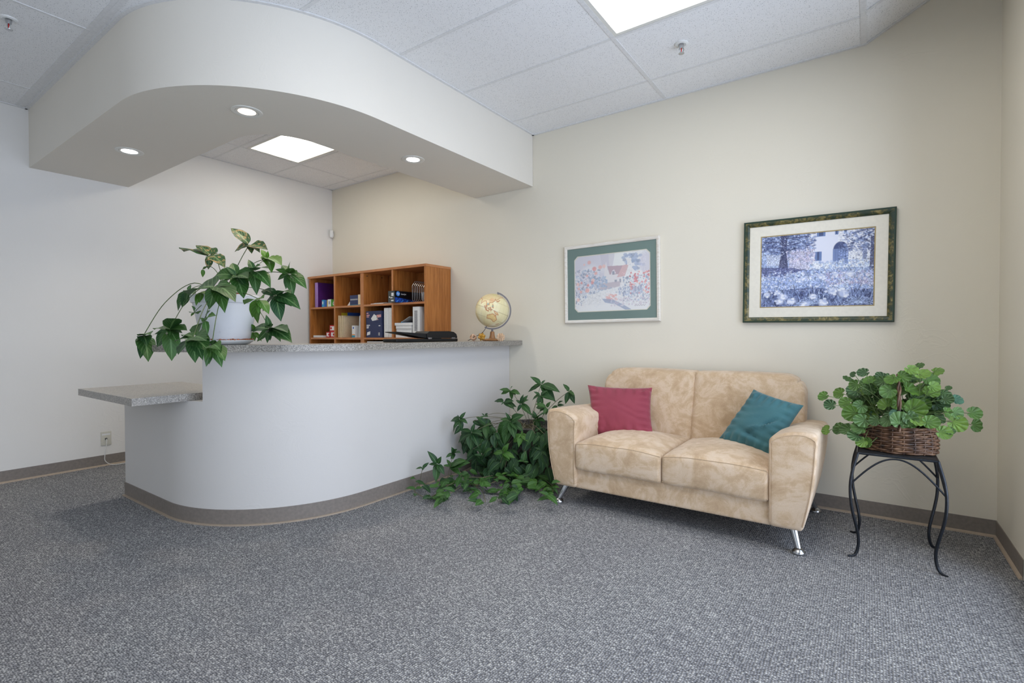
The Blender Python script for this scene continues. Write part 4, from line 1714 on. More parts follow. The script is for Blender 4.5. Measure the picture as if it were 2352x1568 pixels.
def vine(t, clusters, scale, ox, oy, root, leaf_mat, stem_mat, rng, wr=(.27, .36), jit=.045, tint_base=.15, stem_r=.0019, limit=None):
    lv, stm = MB(), MB()
    for cl in clusters:
        (ccx, ccy), Y, tips = cl[0], cl[1], cl[2]
        opt = cl[3] if len(cl) > 3 else {}
        c = at(ox + ccx / scale, oy + ccy / scale, Y)
        if limit:
            c = limit(c)
        wid = opt.get('w')
        tips = list(tips)
        if not opt.get('dry') and len(tips) > 4:
            for q_ in range(3):                      # younger leaves tucked behind the whorl
                t0, t1 = rng.choice(tips), rng.choice(tips)
                tips.append((ccx + ((t0[0] + t1[0]) / 2 - ccx) * .8 + rng.uniform(-25, 25), ccy + ((t0[1] + t1[1]) / 2 - ccy) * .8 + rng.uniform(-10, 45)))
        for tp_ in tips:
            dy = rng.uniform(-jit, jit * .6)
            p = at(ox + tp_[0] / scale, oy + tp_[1] / scale, Y + dy)
            if limit:
                p = limit(p)
            tocam = (Vector(CAM) - p).normalized()
            up = (tocam * .75 + Vector((rng.uniform(-.35, .35), rng.uniform(-.2, .2), .55 + rng.uniform(-.2, .3)))).normalized()
            wd = (wid if wid else rng.uniform(*wr)) * (tp_[2] if len(tp_) > 2 else 1)
            tn = opt.get('tint', tint_base) + rng.uniform(-.12, .12)
            if opt.get('dry'):
                tn = -.2
            elif tn < 0:
                tn = 0
            base = c.lerp(p, .05)
            leaf(lv, base, p, wd, up, tn, fold=rng.uniform(.10, .34), droop=rng.uniform(.04, .16))
        if root is not None and not opt.get('nostem'):
            r0 = opt.get('root', root)
            r0 = Vector(r0) + Vector((rng.uniform(-.03, .03), rng.uniform(-.03, .03), 0))
            rise = opt.get('rise', .06)
            m1 = r0.lerp(c, .35) + Vector((0, 0, rise))
            m2 = r0.lerp(c, .72) + Vector((0, 0, rise * .8))
            if limit:
                m1, m2 = limit(m1), limit(m2)
            stm.tube([r0, m1, m2, c], opt.get('sr', stem_r), 6, smooth_pts=7)
    return lv, stm


PX, PY_ = 2.135, -2.205
pt_ = thing('planter', 'white plastic planter with saucer on the left end of the high counter', 'planter', (PX, PY_, CT))
pz = CT + .024
mb = MB().lathe([(.118, 0), (.122, .004), (.160, .205), (.168, .207), (.170, .212), (.172, .248), (.169, .252), (.163, .252), (.158, .215), (.02, .213)], (PX, PY_, pz), 48)
mb.build('pot', M['planter'], pt_, smooth=35)
mb = MB().lathe([(.100, 0), (.118, .004), (.140, .020), (.143, .026), (.139, .027), (.118, .012), (.02, .010)], (PX, PY_, CT), 48)
sc_ = mb.build('saucer', M['white_plastic'], pt_, smooth=35)
cr = MB()
rr_ = random.Random(5)
for i in range(190):
    a, q = rr_.uniform(0, 2 * PI), rr_.uniform(.122, .138)
    s_ = rr_.uniform(.002, .0055)
    x, y = PX + q * math.cos(a), PY_ + q * math.sin(a)
    cr.rbox((x, y, CT + .024 + s_ * .5 + rr_.uniform(0, .004)), (s_, s_ * .8, s_ * .7), s_ * .35, 1, 1)
c_ = cr.build('soil_crumbs', M['terracotta'], sc_, smooth=60)
c_['kind'] = 'stuff'
MB().lathe([(.001, .222), (.08, .226), (.150, .220), (.150, .214), (.001, .214)], (PX, PY_, pz), 40).build('soil', M['soil'], pt_, smooth=40)
mb = MB()
for i in range(16):
    a = rr_.uniform(0, 2 * PI)
    q = rr_.uniform(0, .10)
    mb.rbox((PX + .03 + q * math.cos(a) * .8, PY_ + q * math.sin(a) * .8, pz + .235 + rr_.uniform(0, .03)), (.014, .010, .008), .004, 1, 2)
bc_ = mb.build('bark_chips', M['terracotta'], pt_, smooth=50)
bc_['kind'] = 'stuff'

S2, O2 = 4.357, (280, 500)
rngv = random.Random(21)
FR = -2.40
CL = [
    ((1275, 270), -2.20, [(1088, 98, 1.15), (1122, 342), (1300, 358, .8), (1380, 342), (1458, 318)], {'dry': True, 'rise': .02}),
    ((880, 375), -2.22, [(618, 326, 1.1), (752, 268), (962, 352, .8), (864, 518, 1.25), (1032, 492)], {'dry': True, 'rise': .08}),
    ((808, 512), -2.22, [(808, 596, 1.2), (862, 486)], {'tint': .5, 'rise': .08}),
    ((1145, 580), -2.30, [(920, 580, 1.1), (1104, 448), (1042, 488), (1220, 806, 1.2), (1262, 600), (985, 672), (1240, 690)], {'rise': .04}),
    ((1318, 528), -2.26, [(1264, 415), (1160, 570, 1.2), (1350, 772, 1.1), (1490, 692), (1458, 500), (1385, 470), (1110, 590)], {'rise': .04}),
    ((1450, 410), -2.15, [(1345, 500), (1392, 312), (1500, 548), (1562, 442), (1400, 380), (1600, 470), (1460, 330), (1530, 410), (1450, 470)], {'tint': .75, 'rise': .05}),
    ((1668, 560), -2.14, [(1685, 432), (1532, 512), (1640, 716), (1850, 706, 1.1), (1716, 782, 1.2), (1555, 622), (1706, 500), (1600, 470)], {'tint': .22, 'rise': .06}),
    ((1540, 775), -2.20, [(1395, 722), (1408, 936, 1.15), (1592, 1038, 1.2), (1698, 885), (1785, 905), (1692, 742), (1495, 712), (1650, 800)], {'tint': .05, 'rise': .05}),
    ((1372, 815), -2.36, [(1222, 862, 1.25), (1358, 1062, 1.25), (1300, 1000), (1472, 962), (1420, 800)], {'tint': .55, 'rise': .03}),
    ((938, 688), -2.40, [(676, 764, 1.15), (872, 918, 1.3), (1066, 815), (1032, 946), (1136, 826), (1085, 660)], {'rise': .03}),
    ((660, 730), -2.34, [(556, 936), (692, 668), (588, 762), (640, 850), (600, 900), (720, 780)], {'tint': .05, 'rise': .05}),
    ((790, 745), -2.36, [(775, 850), (860, 770), (740, 880)], {'tint': .6, 'rise': .02}),
    ((478, 1118), -2.52, [(322, 1112, 1.2), (545, 1000), (652, 1124, 1.2), (306, 1172), (500, 1434, 1.2), (345, 1295, 1.1), (605, 1152), (540, 1385), (430, 1010), (360, 1240), (560, 1260)], {'tint': .16, 'rise': .12}),
    ((215, 1178), -2.48, [(282, 1164), (184, 1412, 1.0), (266, 1434), (186, 1166), (252, 1270)], {'tint': .08, 'rise': .16, 'sr': .0024}),
    ((715, 1192), -2.57, [(532, 1236, 1.1), (560, 1368, 1.2), (734, 1452, 1.15), (872, 1332, 1.1), (600, 1178), (880, 1204), (660, 1300), (810, 1420)], {'tint': .16, 'rise': .10}),
    ((832, 1030), -2.50, [(744, 1178, 1.4), (934, 972), (858, 1172), (882, 925), (780, 1000)], {'tint': .30, 'rise': .05}),
    ((900, 1272), -2.59, [(1002, 1494), (1032, 1424), (842, 1492), (930, 1222), (828, 1440), (980, 1312), (880, 1400)], {'tint': .2, 'rise': .10}),
    ((1478, 1108), -2.08, [(1288, 1112), (1442, 968), (1350, 1240), (1482, 1232), (1662, 1142), (1700, 1240), (1590, 1236), (1500, 1058), (1560, 1180)], {'tint': .06, 'rise': .02, 'root': (2.2, -2.12, pz + .235)}),
    ((1320, 1140), -2.08, [(1262, 1236), (1330, 1236), (1400, 1236), (1290, 1060)], {'tint': .6, 'nostem': True}),
    ((720, 950), -2.40, [(700, 880), (690, 985), (762, 960)], {'tint': .4, 'rise': .03}),
]
ap = thing('arrowhead_plant', 'trailing green plant spilling out of the white planter on the counter', 'plant', (PX, PY_, pz + .226))
lv, stm = vine(ap, CL, S2, O2[0], O2[1], (PX, PY_, pz + .235), None, None, rngv)
lv.build('foliage', M['leaf'], ap, smooth=80)
stm.build('stems', M['stem'], ap, smooth=60)

# ================================================================== plant in the corner behind the sofa
CPX, CPY = 3.02, -.43
cp = thing('planter', 'dark lattice patterned round pot on the floor between counter and sofa', 'planter', (CPX, CPY, 0))
prf = [(.135, .045), (.150, .05), (.178, .12), (.196, .22), (.200, .30), (.192, .345), (.196, .352), (.206, .358), (.208, .385), (.200, .394), (.186, .392), (.180, .36), (.02, .355)]
nseg = 48
mb = MB()
vs, uvs, fs = [], [], []
for (r_, z_) in prf:
    for j in range(nseg + 1):
        a = 2 * PI * j / nseg
        vs.append((CPX + r_ * math.cos(a), CPY + r_ * math.sin(a), z_))
        uvs.append((j / nseg * 12, z_ * 8))
for i in range(len(prf) - 1):
    for j in range(nseg):
        a = i * (nseg + 1) + j
        fs.append((a, a + 1, a + nseg + 2, a + nseg + 1))
mb.add(vs, fs, uvs)
mb.build('pot', M['lattice'], cp, smooth=40, weld=True)
MB().lathe([(.001, .045), (.14, .046), (.001, .05)], (CPX, CPY, 0), 32).build('pot_bottom', M['iron_plate'], cp)
dl = MB()
for (r_, z_) in ((.175, .010), (.178, .045)):
    dl.tube([(CPX + r_ * math.cos(2 * PI * i / 48), CPY + r_ * math.sin(2 * PI * i / 48), z_) for i in range(49)], .005, 6, caps=False)
for i in range(8):
    a = 2 * PI * i / 8
    dl.tube([(CPX + .178 * math.cos(a), CPY + .178 * math.sin(a), .045), (CPX + .174 * math.cos(a), CPY + .174 * math.sin(a), .006)], .005, 6)
    dl.tube([(CPX + .178 * math.cos(a), CPY + .178 * math.sin(a), .042), (CPX, CPY, .042)], .004, 6)
dl.build('stand', M['copper'], cp, smooth=50)
MB().lathe([(.001, .350), (.10, .352), (.180, .346), (.180, .340), (.001, .340)], (CPX, CPY, 0), 32).build('soil', M['soil'], cp, smooth=40)


def lim_corner(p):
    p = Vector(p)
    q = Vector(CAM)
    for i in range(60):
        bad = p.x < 2.575 or p.y > -.03 or (p.z < .012) or (p.x > 3.40 and -.90 < p.y < -.03 and p.z < .60)
        if not bad:
            break
        p = p + (q - p).normalized() * .02
    if p.z < .012:
        p.z = .012
    return p


S3, O3 = 4.612, (920, 840)
rngc = random.Random(31)
CC = [
    ((1490, 195), -.32, [(1372, 112, 1.2), (1534, 148), (1348, 278, .8), (1690, 278), (1642, 382), (1590, 330), (1520, 270), (1640, 240)], {'rise': .04}),
    ((1785, 270), -.30, [(1720, 188), (1816, 258), (1745, 406, 1.1), (1845, 402), (1838, 335)], {'rise': .03}),
    ((1660, 420), -.32, [(1720, 370), (1630, 470), (1735, 415), (1590, 470)], {'nostem': True}),
    ((1160, 262), -.45, [(1044, 250), (1062, 300, 1.3), (1186, 214), (1222, 312, 1.2), (1180, 362), (1270, 302)], {'tint': .35, 'rise': .04}),
    ((1095, 380), -.45, [(988, 374), (1130, 366), (1230, 436), (1140, 420), (1200, 372)], {'rise': .04}),
    ((1280, 402), -.50, [(1235, 484), (1388, 524, 1.2), (1356, 358), (1350, 308), (1302, 300), (1220, 360)], {'rise': .04}),
    ((1480, 310), -.40, [(1408, 272), (1564, 322), (1510, 425), (1648, 372), (1390, 370), (1560, 260)], {'rise': .04}),
    ((1545, 440), -.48, [(1424, 402), (1590, 378, 1.3), (1480, 474), (1540, 524), (1430, 440)], {'tint': .3, 'rise': .03}),
    ((1440, 560), -.58, [(1380, 500), (1420, 640, 1.2), (1535, 590), (1490, 690), (1400, 470), (1530, 500)], {'rise': .02}),
    ((628, 565), -.86, [(526, 584, 1.2), (692, 486), (554, 708, 1.1), (650, 692, 1.1), (712, 612), (600, 520)], {'tint': .08, 'rise': .05}),
    ((752, 705), -.80, [(606, 818, 1.2), (742, 894, 1.3), (826, 862, 1.1), (872, 742), (648, 896), (618, 680), (790, 600), (690, 740), (870, 690)], {'tint': .06, 'rise': .06}),
    ((890, 530), -.72, [(858, 500), (928, 504), (830, 565), (925, 540)], {'rise': .06}),
    ((905, 620), -.70, [(798, 536, 1.2), (830, 684), (905, 772, 1.2), (945, 722), (972, 622), (860, 660)], {'tint': .2, 'rise': .05}),
    ((1165, 585), -.72, [(1055, 562), (1060, 740, 1.2), (1210, 772, 1.15), (1304, 700, 1.3), (1306, 518), (1090, 866), (1255, 600), (1030, 780, 1.2), (1110, 490)], {'tint': .18, 'rise': .03}),
    ((1282, 725), -.74, [(1194, 812, 1.4), (1250, 864), (1368, 780, 1.2), (1290, 690), (1340, 730)], {'tint': .7, 'rise': .04}),
    ((870, 950), -.80, [(968, 876, 1.5), (850, 1000), (780, 940)], {'tint': .15, 'rise': .04}),
    ((1085, 920), -.80, [(980, 926, 1.2), (1148, 816), (1145, 1016), (1215, 975), (1120, 860)], {'tint': .6, 'rise': .03}),
    ((1300, 1010), -.80, [(1330, 895, 1.3), (1280, 930), (1240, 1010), (1360, 1020)], {'tint': .25, 'rise': .02}),
    ((1500, 650), -.62, [(1410, 700), (1545, 720), (1530, 600), (1470, 800)], {'tint': .02, 'rise': .02}),
    ((1500, 895), -.74, [(1398, 1005, 1.1), (1560, 1095), (1505, 1135), (1420, 865), (1550, 960), (1560, 800), (1450, 830)], {'tint': .05, 'rise': .03}),
    ((1010, 700), -.74, [(930, 790), (1000, 850), (1040, 660), (960, 640), (1060, 790)], {'tint': .02, 'rise': .03}),
    ((770, 880), -.80, [(700, 970), (800, 970), (860, 900), (730, 830)], {'tint': .02, 'rise': .03}),
    ((1180, 880), -.70, [(1100, 960), (1250, 950), (1200, 1040), (1230, 820)], {'tint': .05, 'rise': .02}),
    ((390, 1040), -1.14, [(284, 898, 1.0), (432, 958, 1.1), (298, 1042, 1.1), (374, 1234, 1.2), (466, 1152, 1.1), (410, 1100)], {'tint': .10, 'rise': .01, 'root': (2.66, -1.10, .03)}),
    ((560, 930), -1.06, [(540, 858, 1.2), (478, 970, 1.2), (638, 922), (600, 880), (556, 990, 1.1)], {'tint': .08, 'rise': .01, 'root': (2.72, -1.00, .03)}),
    ((235, 1078), -1.20, [(158, 1092), (240, 1050), (302, 1022), (236, 1104)], {'tint': .12, 'rise': .01, 'root': (2.60, -1.20, .02)}),
    ((530, 1060), -1.02, [(448, 1052), (562, 1012, 1.2), (642, 1158), (738, 1022), (488, 988), (650, 1080), (600, 1110), (700, 1000)], {'tint': .35, 'rise': .01, 'root': (2.74, -.98, .03)}),
    ((440, 1380), -1.12, [(300, 1412, 1.3), (480, 1420), (520, 1330), (380, 1340)], {'tint': .2, 'nostem': True}),
]
kp = thing('vine_plant', 'sprawling dark green vine growing from the lattice pot onto the carpet', 'plant', (CPX, CPY, .346))
lv, stm = vine(kp, CC, S3, O3[0], O3[1], (CPX, CPY, .355), None, None, rngc, jit=.05, tint_base=.12, limit=lim_corner)
for i in range(120):
    qx, qy = rngc.uniform(640, 1560), rngc.uniform(560, 1080)
    if qx < 760 and qy > 900 or qx > 1300 and qy < 640:
        continue
    b_ = lim_corner(at(O3[0] + qx / S3, O3[1] + qy / S3, rngc.uniform(-.74, -.58)))
    ang = rngc.uniform(-2.6, -.5)
    L_ = rngc.uniform(.07, .13)
    tip = lim_corner(b_ + _r * math.cos(ang) * L_ + _u * math.sin(ang) * L_ - _d * rngc.uniform(0, .03))
    leaf(lv, b_, tip, rngc.uniform(.35, .45), (-_d * .8 + Vector((rngc.uniform(-.4, .4), rngc.uniform(-.2, .2), .45))).normalized(), max(0, rngc.gauss(.06, .1)), fold=rngc.uniform(.1, .35), droop=rngc.uniform(.05, .15))
    if i % 3 == 0:
        r0 = Vector((CPX + rngc.uniform(-.12, .12), CPY + rngc.uniform(-.14, .05), .37))
        stm.tube([r0, lim_corner(r0.lerp(b_, .5) + Vector((0, -.03, .06))), b_], .0017, 5, smooth_pts=6)
# runners over the carpet, each with leaves along it
floorp = lambda qx, qy, z: lim_corner(at_z(O3[0] + qx / S3, O3[1] + qy / S3, z))
runners = [
    [(1240, 1130), (1000, 1180), (640, 1190), (420, 1330), (300, 1400)],
    [(1250, 1110), (1200, 1240), (1110, 1280), (1130, 1400)],
    [(900, 1000), (700, 1100), (690, 1160), (760, 1240), (860, 1320), (900, 1440)],
    [(1300, 1130), (1340, 1200), (1450, 1300), (1580, 1420)],
    [(1380, 1090), (1490, 1110), (1400, 1170), (1250, 1250), (1050, 1400)],
    [(700, 1100), (560, 1240), (420, 1260), (180, 1250), (150, 1330), (270, 1400)],
    [(1100, 1180), (900, 1260), (700, 1260), (520, 1350), (440, 1400)],
    [(1480, 1170), (1560, 1230), (1620, 1290), (1590, 1390)],
    [(980, 1160), (840, 1200), (800, 1330), (760, 1390)],
    [(1230, 1180), (1280, 1300), (1200, 1380), (1060, 1430)],
]
for rn in runners:
    pts = [floorp(q[0], q[1], .012 + .05 * (1 - i / (len(rn) - 1)) + rngc.uniform(0, .015)) for i, q in enumerate(rn)]
    stm.tube(pts, .0026, 6, smooth_pts=8)
for i in range(210):
    rn = rngc.choice(runners)
    k_ = rngc.uniform(0, len(rn) - 1.001)
    a_, f_ = int(k_), k_ - int(k_)
    qx = rn[a_][0] + (rn[a_ + 1][0] - rn[a_][0]) * f_ + rngc.uniform(-70, 70)
    qy = rn[a_][1] + (rn[a_ + 1][1] - rn[a_][1]) * f_ + rngc.uniform(-60, 40)
    qx = min(1600, max(160, qx))
    z = rngc.uniform(.015, .10)
    b_ = floorp(qx, qy, z)
    ang = rngc.uniform(0, 2 * PI)
    L_ = rngc.uniform(.045, .09)
    tip = lim_corner(b_ + Vector((math.cos(ang) * L_, math.sin(ang) * L_, rngc.uniform(-.05, .03))))
    tocam = (Vector(CAM) - b_).normalized()
    leaf(lv, b_, tip, rngc.uniform(.32, .44), (tocam * .5 + Vector((rngc.uniform(-.4, .4), rngc.uniform(-.4, .4), .8))).normalized(), max(0, min(1, rngc.gauss(.3, .22))), fold=rngc.uniform(.1, .4), droop=rngc.uniform(.05, .2))
lv.build('foliage', M['leaf_dark'], kp, smooth=80)
stm.build('stems', M['dry_stem'], kp, smooth=60)

# ================================================================== globe
GX, GY, GZ, GR = 2.560, -.290, 1.2635, .1385
gl = thing('globe', 'antique cream desk globe on a wooden base near the end of the counter', 'globe', (GX, GY, CT))
fwd2 = Vector((_d.x, _d.y, 0)).normalized()
rt2 = Vector((_r.x, _r.y, 0)).normalized()
upv = Vector((0, 0, 1))
tiltA = R(20)
axis = (upv * math.cos(tiltA) + rt2 * math.sin(tiltA)).normalized()
eq1 = (rt2 * math.cos(tiltA) - upv * math.sin(tiltA)).normalized()
toc = -fwd2


def world_map():
    """cream oceans, tan lands with red-brown coasts; x is longitude -180..180, y is latitude 90..-90"""
    c = Canvas(576, 288, lin(226, 214, 168))
    c.wash(lin(236, 232, 206), .9, 7, 9)
    land = {
        'australia': [(114, -22), (122, -18), (130, -12), (136, -12), (141, -17), (142, -11), (146, -19), (153, -26), (150, -37), (144, -38), (138, -34), (131, -32), (124, -33), (116, -34)],
        'asia': [(60, 70), (100, 76), (140, 72), (178, 68), (178, 64), (160, 60), (142, 54), (135, 44), (128, 38), (126, 35), (122, 40), (121, 30), (116, 23), (108, 21), (109, 12), (103, 10), (104, 2), (100, 6), (98, 16), (92, 22), (86, 20), (80, 13), (77, 8), (73, 17), (68, 24), (58, 26), (48, 30), (44, 40), (30, 42), (28, 60), (40, 68)],
        'arabia': [(35, 28), (48, 30), (58, 22), (45, 13)],
        'africa': [(-16, 14), (-6, 35), (10, 37), (32, 31), (43, 12), (51, 11), (40, -14), (32, -28), (20, -35), (12, -16), (9, 4), (-8, 5)],
        'europe': [(-9, 37), (-9, 43), (0, 48), (8, 54), (10, 64), (28, 71), (40, 67), (30, 42), (15, 40)],
        'north_america': [(-165, 62), (-155, 71), (-110, 72), (-82, 68), (-60, 54), (-66, 44), (-80, 30), (-97, 26), (-96, 17), (-83, 9), (-95, 14), (-105, 20), (-122, 36), (-130, 54)],
        'south_america': [(-80, 8), (-62, 10), (-35, -7), (-48, -27), (-66, -42), (-70, -54), (-74, -40), (-70, -18), (-81, -5)],
        'borneo': [(109, 1), (117, 6), (118, 0), (115, -4)], 'sumatra': [(95, 5), (105, -3), (104, -6), (98, 0)],
        'guinea': [(131, -1), (145, -4), (150, -10), (138, -8)], 'japan': [(130, 32), (136, 34), (141, 40), (143, 44), (139, 38), (133, 35)],
        'java': [(105, -6), (114, -7), (114, -8.5), (105, -7.5)], 'philippines': [(120, 18), (123, 14), (126, 7), (122, 8)],
        'zealand': [(167, -46), (173, -41), (178, -38), (173, -44)], 'celebes': [(119, 1), (124, 1), (121, -5)],
    }
    cols = [lin(222, 192, 132), lin(216, 196, 150), lin(226, 204, 152)]
    for i, (k_, q) in enumerate(land.items()):
        P = [((lo + 180) / 360, (90 - la) / 180) for lo, la in q]
        c.poly(P, cols[i % 3])
        for a_, b_ in zip(P, P[1:] + P[:1]):
            c.line(a_[0], a_[1], b_[0], b_[1], .0030, lin(176, 92, 54), .8)
    c.blob((110 + 180) / 360, (90 - 33) / 180, .03, .05, lin(224, 158, 120), .5)
    c.blob((102 + 180) / 360, (90 - 62) / 180, .07, .05, lin(206, 200, 130), .5)
    c.blob((122 + 180) / 360, (90 - 12) / 180, .008, .02, lin(90, 150, 140), .8)
    c.blob((104 + 180) / 360, (90 - 14) / 180, .010, .025, lin(90, 160, 170), .7)
    c.poly([(0, .93), (1, .93), (1, 1), (0, 1)], lin(206, 190, 140))
    for la in range(-60, 61, 30):
        c.line(0, (90 - la) / 180, 1, (90 - la) / 180, .0013, lin(150, 130, 90), .55 if la else .95)
    for lo in range(0, 24):
        c.line(lo / 24, .04, lo / 24, .96, .0010, lin(170, 152, 110), .35)
    c.speck(220, (0, 1, .15, .85), .0022, [lin(120, 100, 70), lin(140, 120, 96)], .6, 1.0)
    return c


wm = world_map()
vs, fs, fc = [], [], []
NU, NVV = 288, 144
lon0 = 122                                         # meridian that faces the camera
for j in range(NVV + 1):
    la = PI / 2 - PI * j / NVV
    for i in range(NU):
        lo = 2 * PI * i / NU - PI
        dlt = lo - R(lon0)
        d_ = (toc * math.cos(dlt) + eq1 * math.sin(dlt)) * math.cos(la) + axis * math.sin(la)
        vs.append(Vector((GX, GY, GZ)) + d_ * GR)
        fc.append(wm.a[min(287, int(j * 2)), min(575, int(i * 2))])
for j in range(NVV):
    for i in range(NU):
        fs.append((j * NU + i, (j + 1) * NU + i, (j + 1) * NU + (i + 1) % NU, j * NU + (i + 1) % NU))
mb = MB().add(vs, fs)
go = mb.build('sphere', M['globe_map'], gl, smooth=80)
at_ = go.data.attributes.new('print', 'FLOAT_COLOR', 'POINT')
buf = np.ones((len(fc), 4))
buf[:, :3] = np.array(fc)
at_.data.foreach_set('color', buf.ravel())
# half meridian from pole to pole on the right hand side
ar = MB()
pts = []
for i in range(41):
    a = R(-4) + R(188) * i / 40
    pts.append(Vector((GX, GY, GZ)) + (axis * math.cos(a) + eq1 * math.sin(a)) * (GR + .013))
vs, fs = [], []
for i, p in enumerate(pts):
    o_ = (p - Vector((GX, GY, GZ))).normalized()
    for (u_, v_) in ((-.006, -.008), (.006, -.008), (.006, .008), (-.006, .008)):
        vs.append(p + o_ * u_ + toc * v_)
for i in range(len(pts) - 1):
    for j in range(4):
        fs.append((i * 4 + j, i * 4 + (j + 1) % 4, i * 4 + 4 + (j + 1) % 4, i * 4 + 4 + j))
fs += [(3, 2, 1, 0), tuple(len(vs) - 4 + q for q in range(4))]
ar.add(vs, fs)
for sg in (1, -1):
    ar.tube([Vector((GX, GY, GZ)) + axis * sg * (GR - .002), Vector((GX, GY, GZ)) + axis * sg * (GR + .012)], .004, 10)
M['pewter'] = plain('pewter', (.17, .155, .155), .45, .3)
ar.build('meridian_arm', M['pewter'], gl, smooth=40)
zb = GZ - GR - .018
MB().lathe([(.007, CT + .078), (.009, CT + .082), (.0075, CT + .095), (.009, zb + .001), (.006, zb + .003)], (GX, GY, 0), 20).build('stem', M['pewter'], gl, smooth=40)
MB().lathe([(.060, CT + .001), (.082, CT + .002), (.084, CT + .010), (.078, CT + .016), (.050, CT + .019), (.027, CT + .022), (.024, CT + .030), (.0195, CT + .050), (.0185, CT + .070), (.014, CT + .078), (.003, CT + .079)], (GX, GY, 0), 36).build('base', M['walnut'], gl, smooth=35)
south = Vector((GX, GY, GZ)) - axis * (GR + .014)
MB().tube([south, south + Vector((-.03, -.02, -.045)), south + Vector((-.10, -.06, -.085)), (GX - .155, GY - .10, CT + .012), (GX - .17, GY - .11, CT + .004)], .0022, 6, smooth_pts=8).build('cord', M['black_plastic'], gl, smooth=60)


# ------------------------------------------------------------------ wooden puzzles
def puzzle_at(px, Y):
    return at(px, 780, Y)


# star: three crossed flattened octahedra
q = puzzle_at(1106.5, -.43)
rs = .0335
mrot = Matrix.Rotation(R(20), 4, 'Z') @ Matrix.Rotation(R(32), 4, 'X') @ Matrix.Rotation(R(18), 4, 'Y')
mb = MB()
P3 = []
for ax_ in range(3):
    b_, c_ = (ax_ + 1) % 3, (ax_ + 2) % 3
    vs = []
    for (u_, v_) in ((1, 1), (-1, 1), (-1, -1), (1, -1)):
        p = [0, 0, 0]
        p[b_], p[c_] = u_ * rs * .78, v_ * rs * .78
        vs.append(mrot @ Vector(p))
    for sg in (1, -1):
        p = [0, 0, 0]
        p[ax_] = sg * rs * .78
        vs.append(mrot @ Vector(p))
    P3.append((vs, [(0, 1, 4), (1, 2, 4), (2, 3, 4), (3, 0, 4), (1, 0, 5), (2, 1, 5), (3, 2, 5), (0, 3, 5)]))
zmin = min(p.z for vs, _ in P3 for p in vs)
for vs, fs in P3:
    mb.add([Vector((q.x, q.y, CT - zmin + .0005)) + p for p in vs], fs)
tag(mb.build('wooden_puzzle', M['gold_wood']), 'golden star shaped wooden puzzle beside the globe base', 'puzzle', 'wooden puzzles by the globe')
# burr cube
q = puzzle_at(1150, -.385)
mb = MB()
mr = Matrix.Rotation(R(28), 4, 'Z')
w_, L_ = .0050, .031
hz = CT + L_ + .0005
for a_ in (-.0135, 0, .0135):
    for b_ in (-.0135, 0, .0135):
        e = L_ * (1 if (a_ == 0) != (b_ == 0) else .80)
        T = Matrix.Translation((q.x, q.y, hz)) @ mr
        mb.box(-e, e, a_ - w_, a_ + w_, b_ - w_, b_ + w_, T)
        mb.box(a_ - w_, a_ + w_, -e, e, b_ - w_, b_ + w_, T)
        mb.box(a_ - w_, a_ + w_, b_ - w_, b_ + w_, -e, e, T)
tag(mb.build('wooden_puzzle', M['light_wood']), 'pale interlocking cube shaped wooden puzzle to the right of the globe base', 'puzzle', 'wooden puzzles by the globe')
# open cage ball
q = puzzle_at(1087, -.43)
mb = MB()
rc_ = .027
mr = Matrix.Rotation(R(15), 4, 'Z') @ Matrix.Rotation(R(24), 4, 'X')
V6 = [mr @ (Vector(p) * rc_) for p in ((1, 0, 0), (-1, 0, 0), (0, 1, 0), (0, -1, 0), (0, 0, 1), (0, 0, -1))]
for i in range(6):
    for j in range(i + 1, 6):
        if (V6[i] + V6[j]).length < 1e-4:
            continue
        md = (V6[i] + V6[j]) * .62
        mb.tube([V6[i], md, V6[j]], .0048, 6, smooth_pts=4)
zmin = min(p[2] for p in mb.v)
mb.v = [(p[0] + q.x, p[1] + q.y, p[2] + CT - zmin + .0005) for p in mb.v]
tag(mb.build('wooden_puzzle', M['pink_wood'], smooth=50), 'small openwork ball shaped wooden puzzle, farthest from the globe base', 'puzzle', 'wooden puzzles by the globe')

# ------------------------------------------------------------------ printer lying along the counter
pr = thing('printer', 'black flat printer with its paper tray lifted, lying along the counter', 'printer', (2.45, -.92, CT))
# y runs along the counter: -1.25 (left in the photo) to -.62 (right)
px0, px1 = 2.335, 2.475
MB().rbox(((px0 + px1) / 2, -.935, CT + .012), ((px1 - px0) / 2, .315, .0115), .006, 4, 2).build('base', M['black_plastic'], pr, smooth=40)
mb = MB()
prof_ = [(-.955, .028), (-.955, .062), (-.93, .078), (-.72, .080), (-.665, .074), (-.635, .058), (-.625, .036), (-.625, .026)]
mb.prism([(a_, b_) for a_, b_ in prof_][::-1], 0, 1, Matrix(((0, 0, px1 - px0 - .006, px0 + .003), (1, 0, 0, 0), (0, 1, 0, CT), (0, 0, 0, 1))))
mb.build('lid', M['black_plastic'], pr, smooth=25)
mb = MB()
prof_ = [(-1.24, .074), (-1.24, .070), (-1.02, .036), (-.93, .026), (-.80, .022), (-.80, .040), (-.93, .060)]
mb.prism([(a_, b_) for a_, b_ in prof_][::-1], 0, 1, Matrix(((0, 0, px1 - px0 - .02, px0 + .012), (1, 0, 0, 0), (0, 1, 0, CT), (0, 0, 0, 1))))
mb.build('paper_tray', M['grey_plastic'], pr, smooth=25)
for y in (-.93, -.675):
    MB().rbox((px1 + .001, y, CT + .026), (.004, .018, .006), .002, 1, 2).build('latch', M['pewter'], pr, smooth=40)

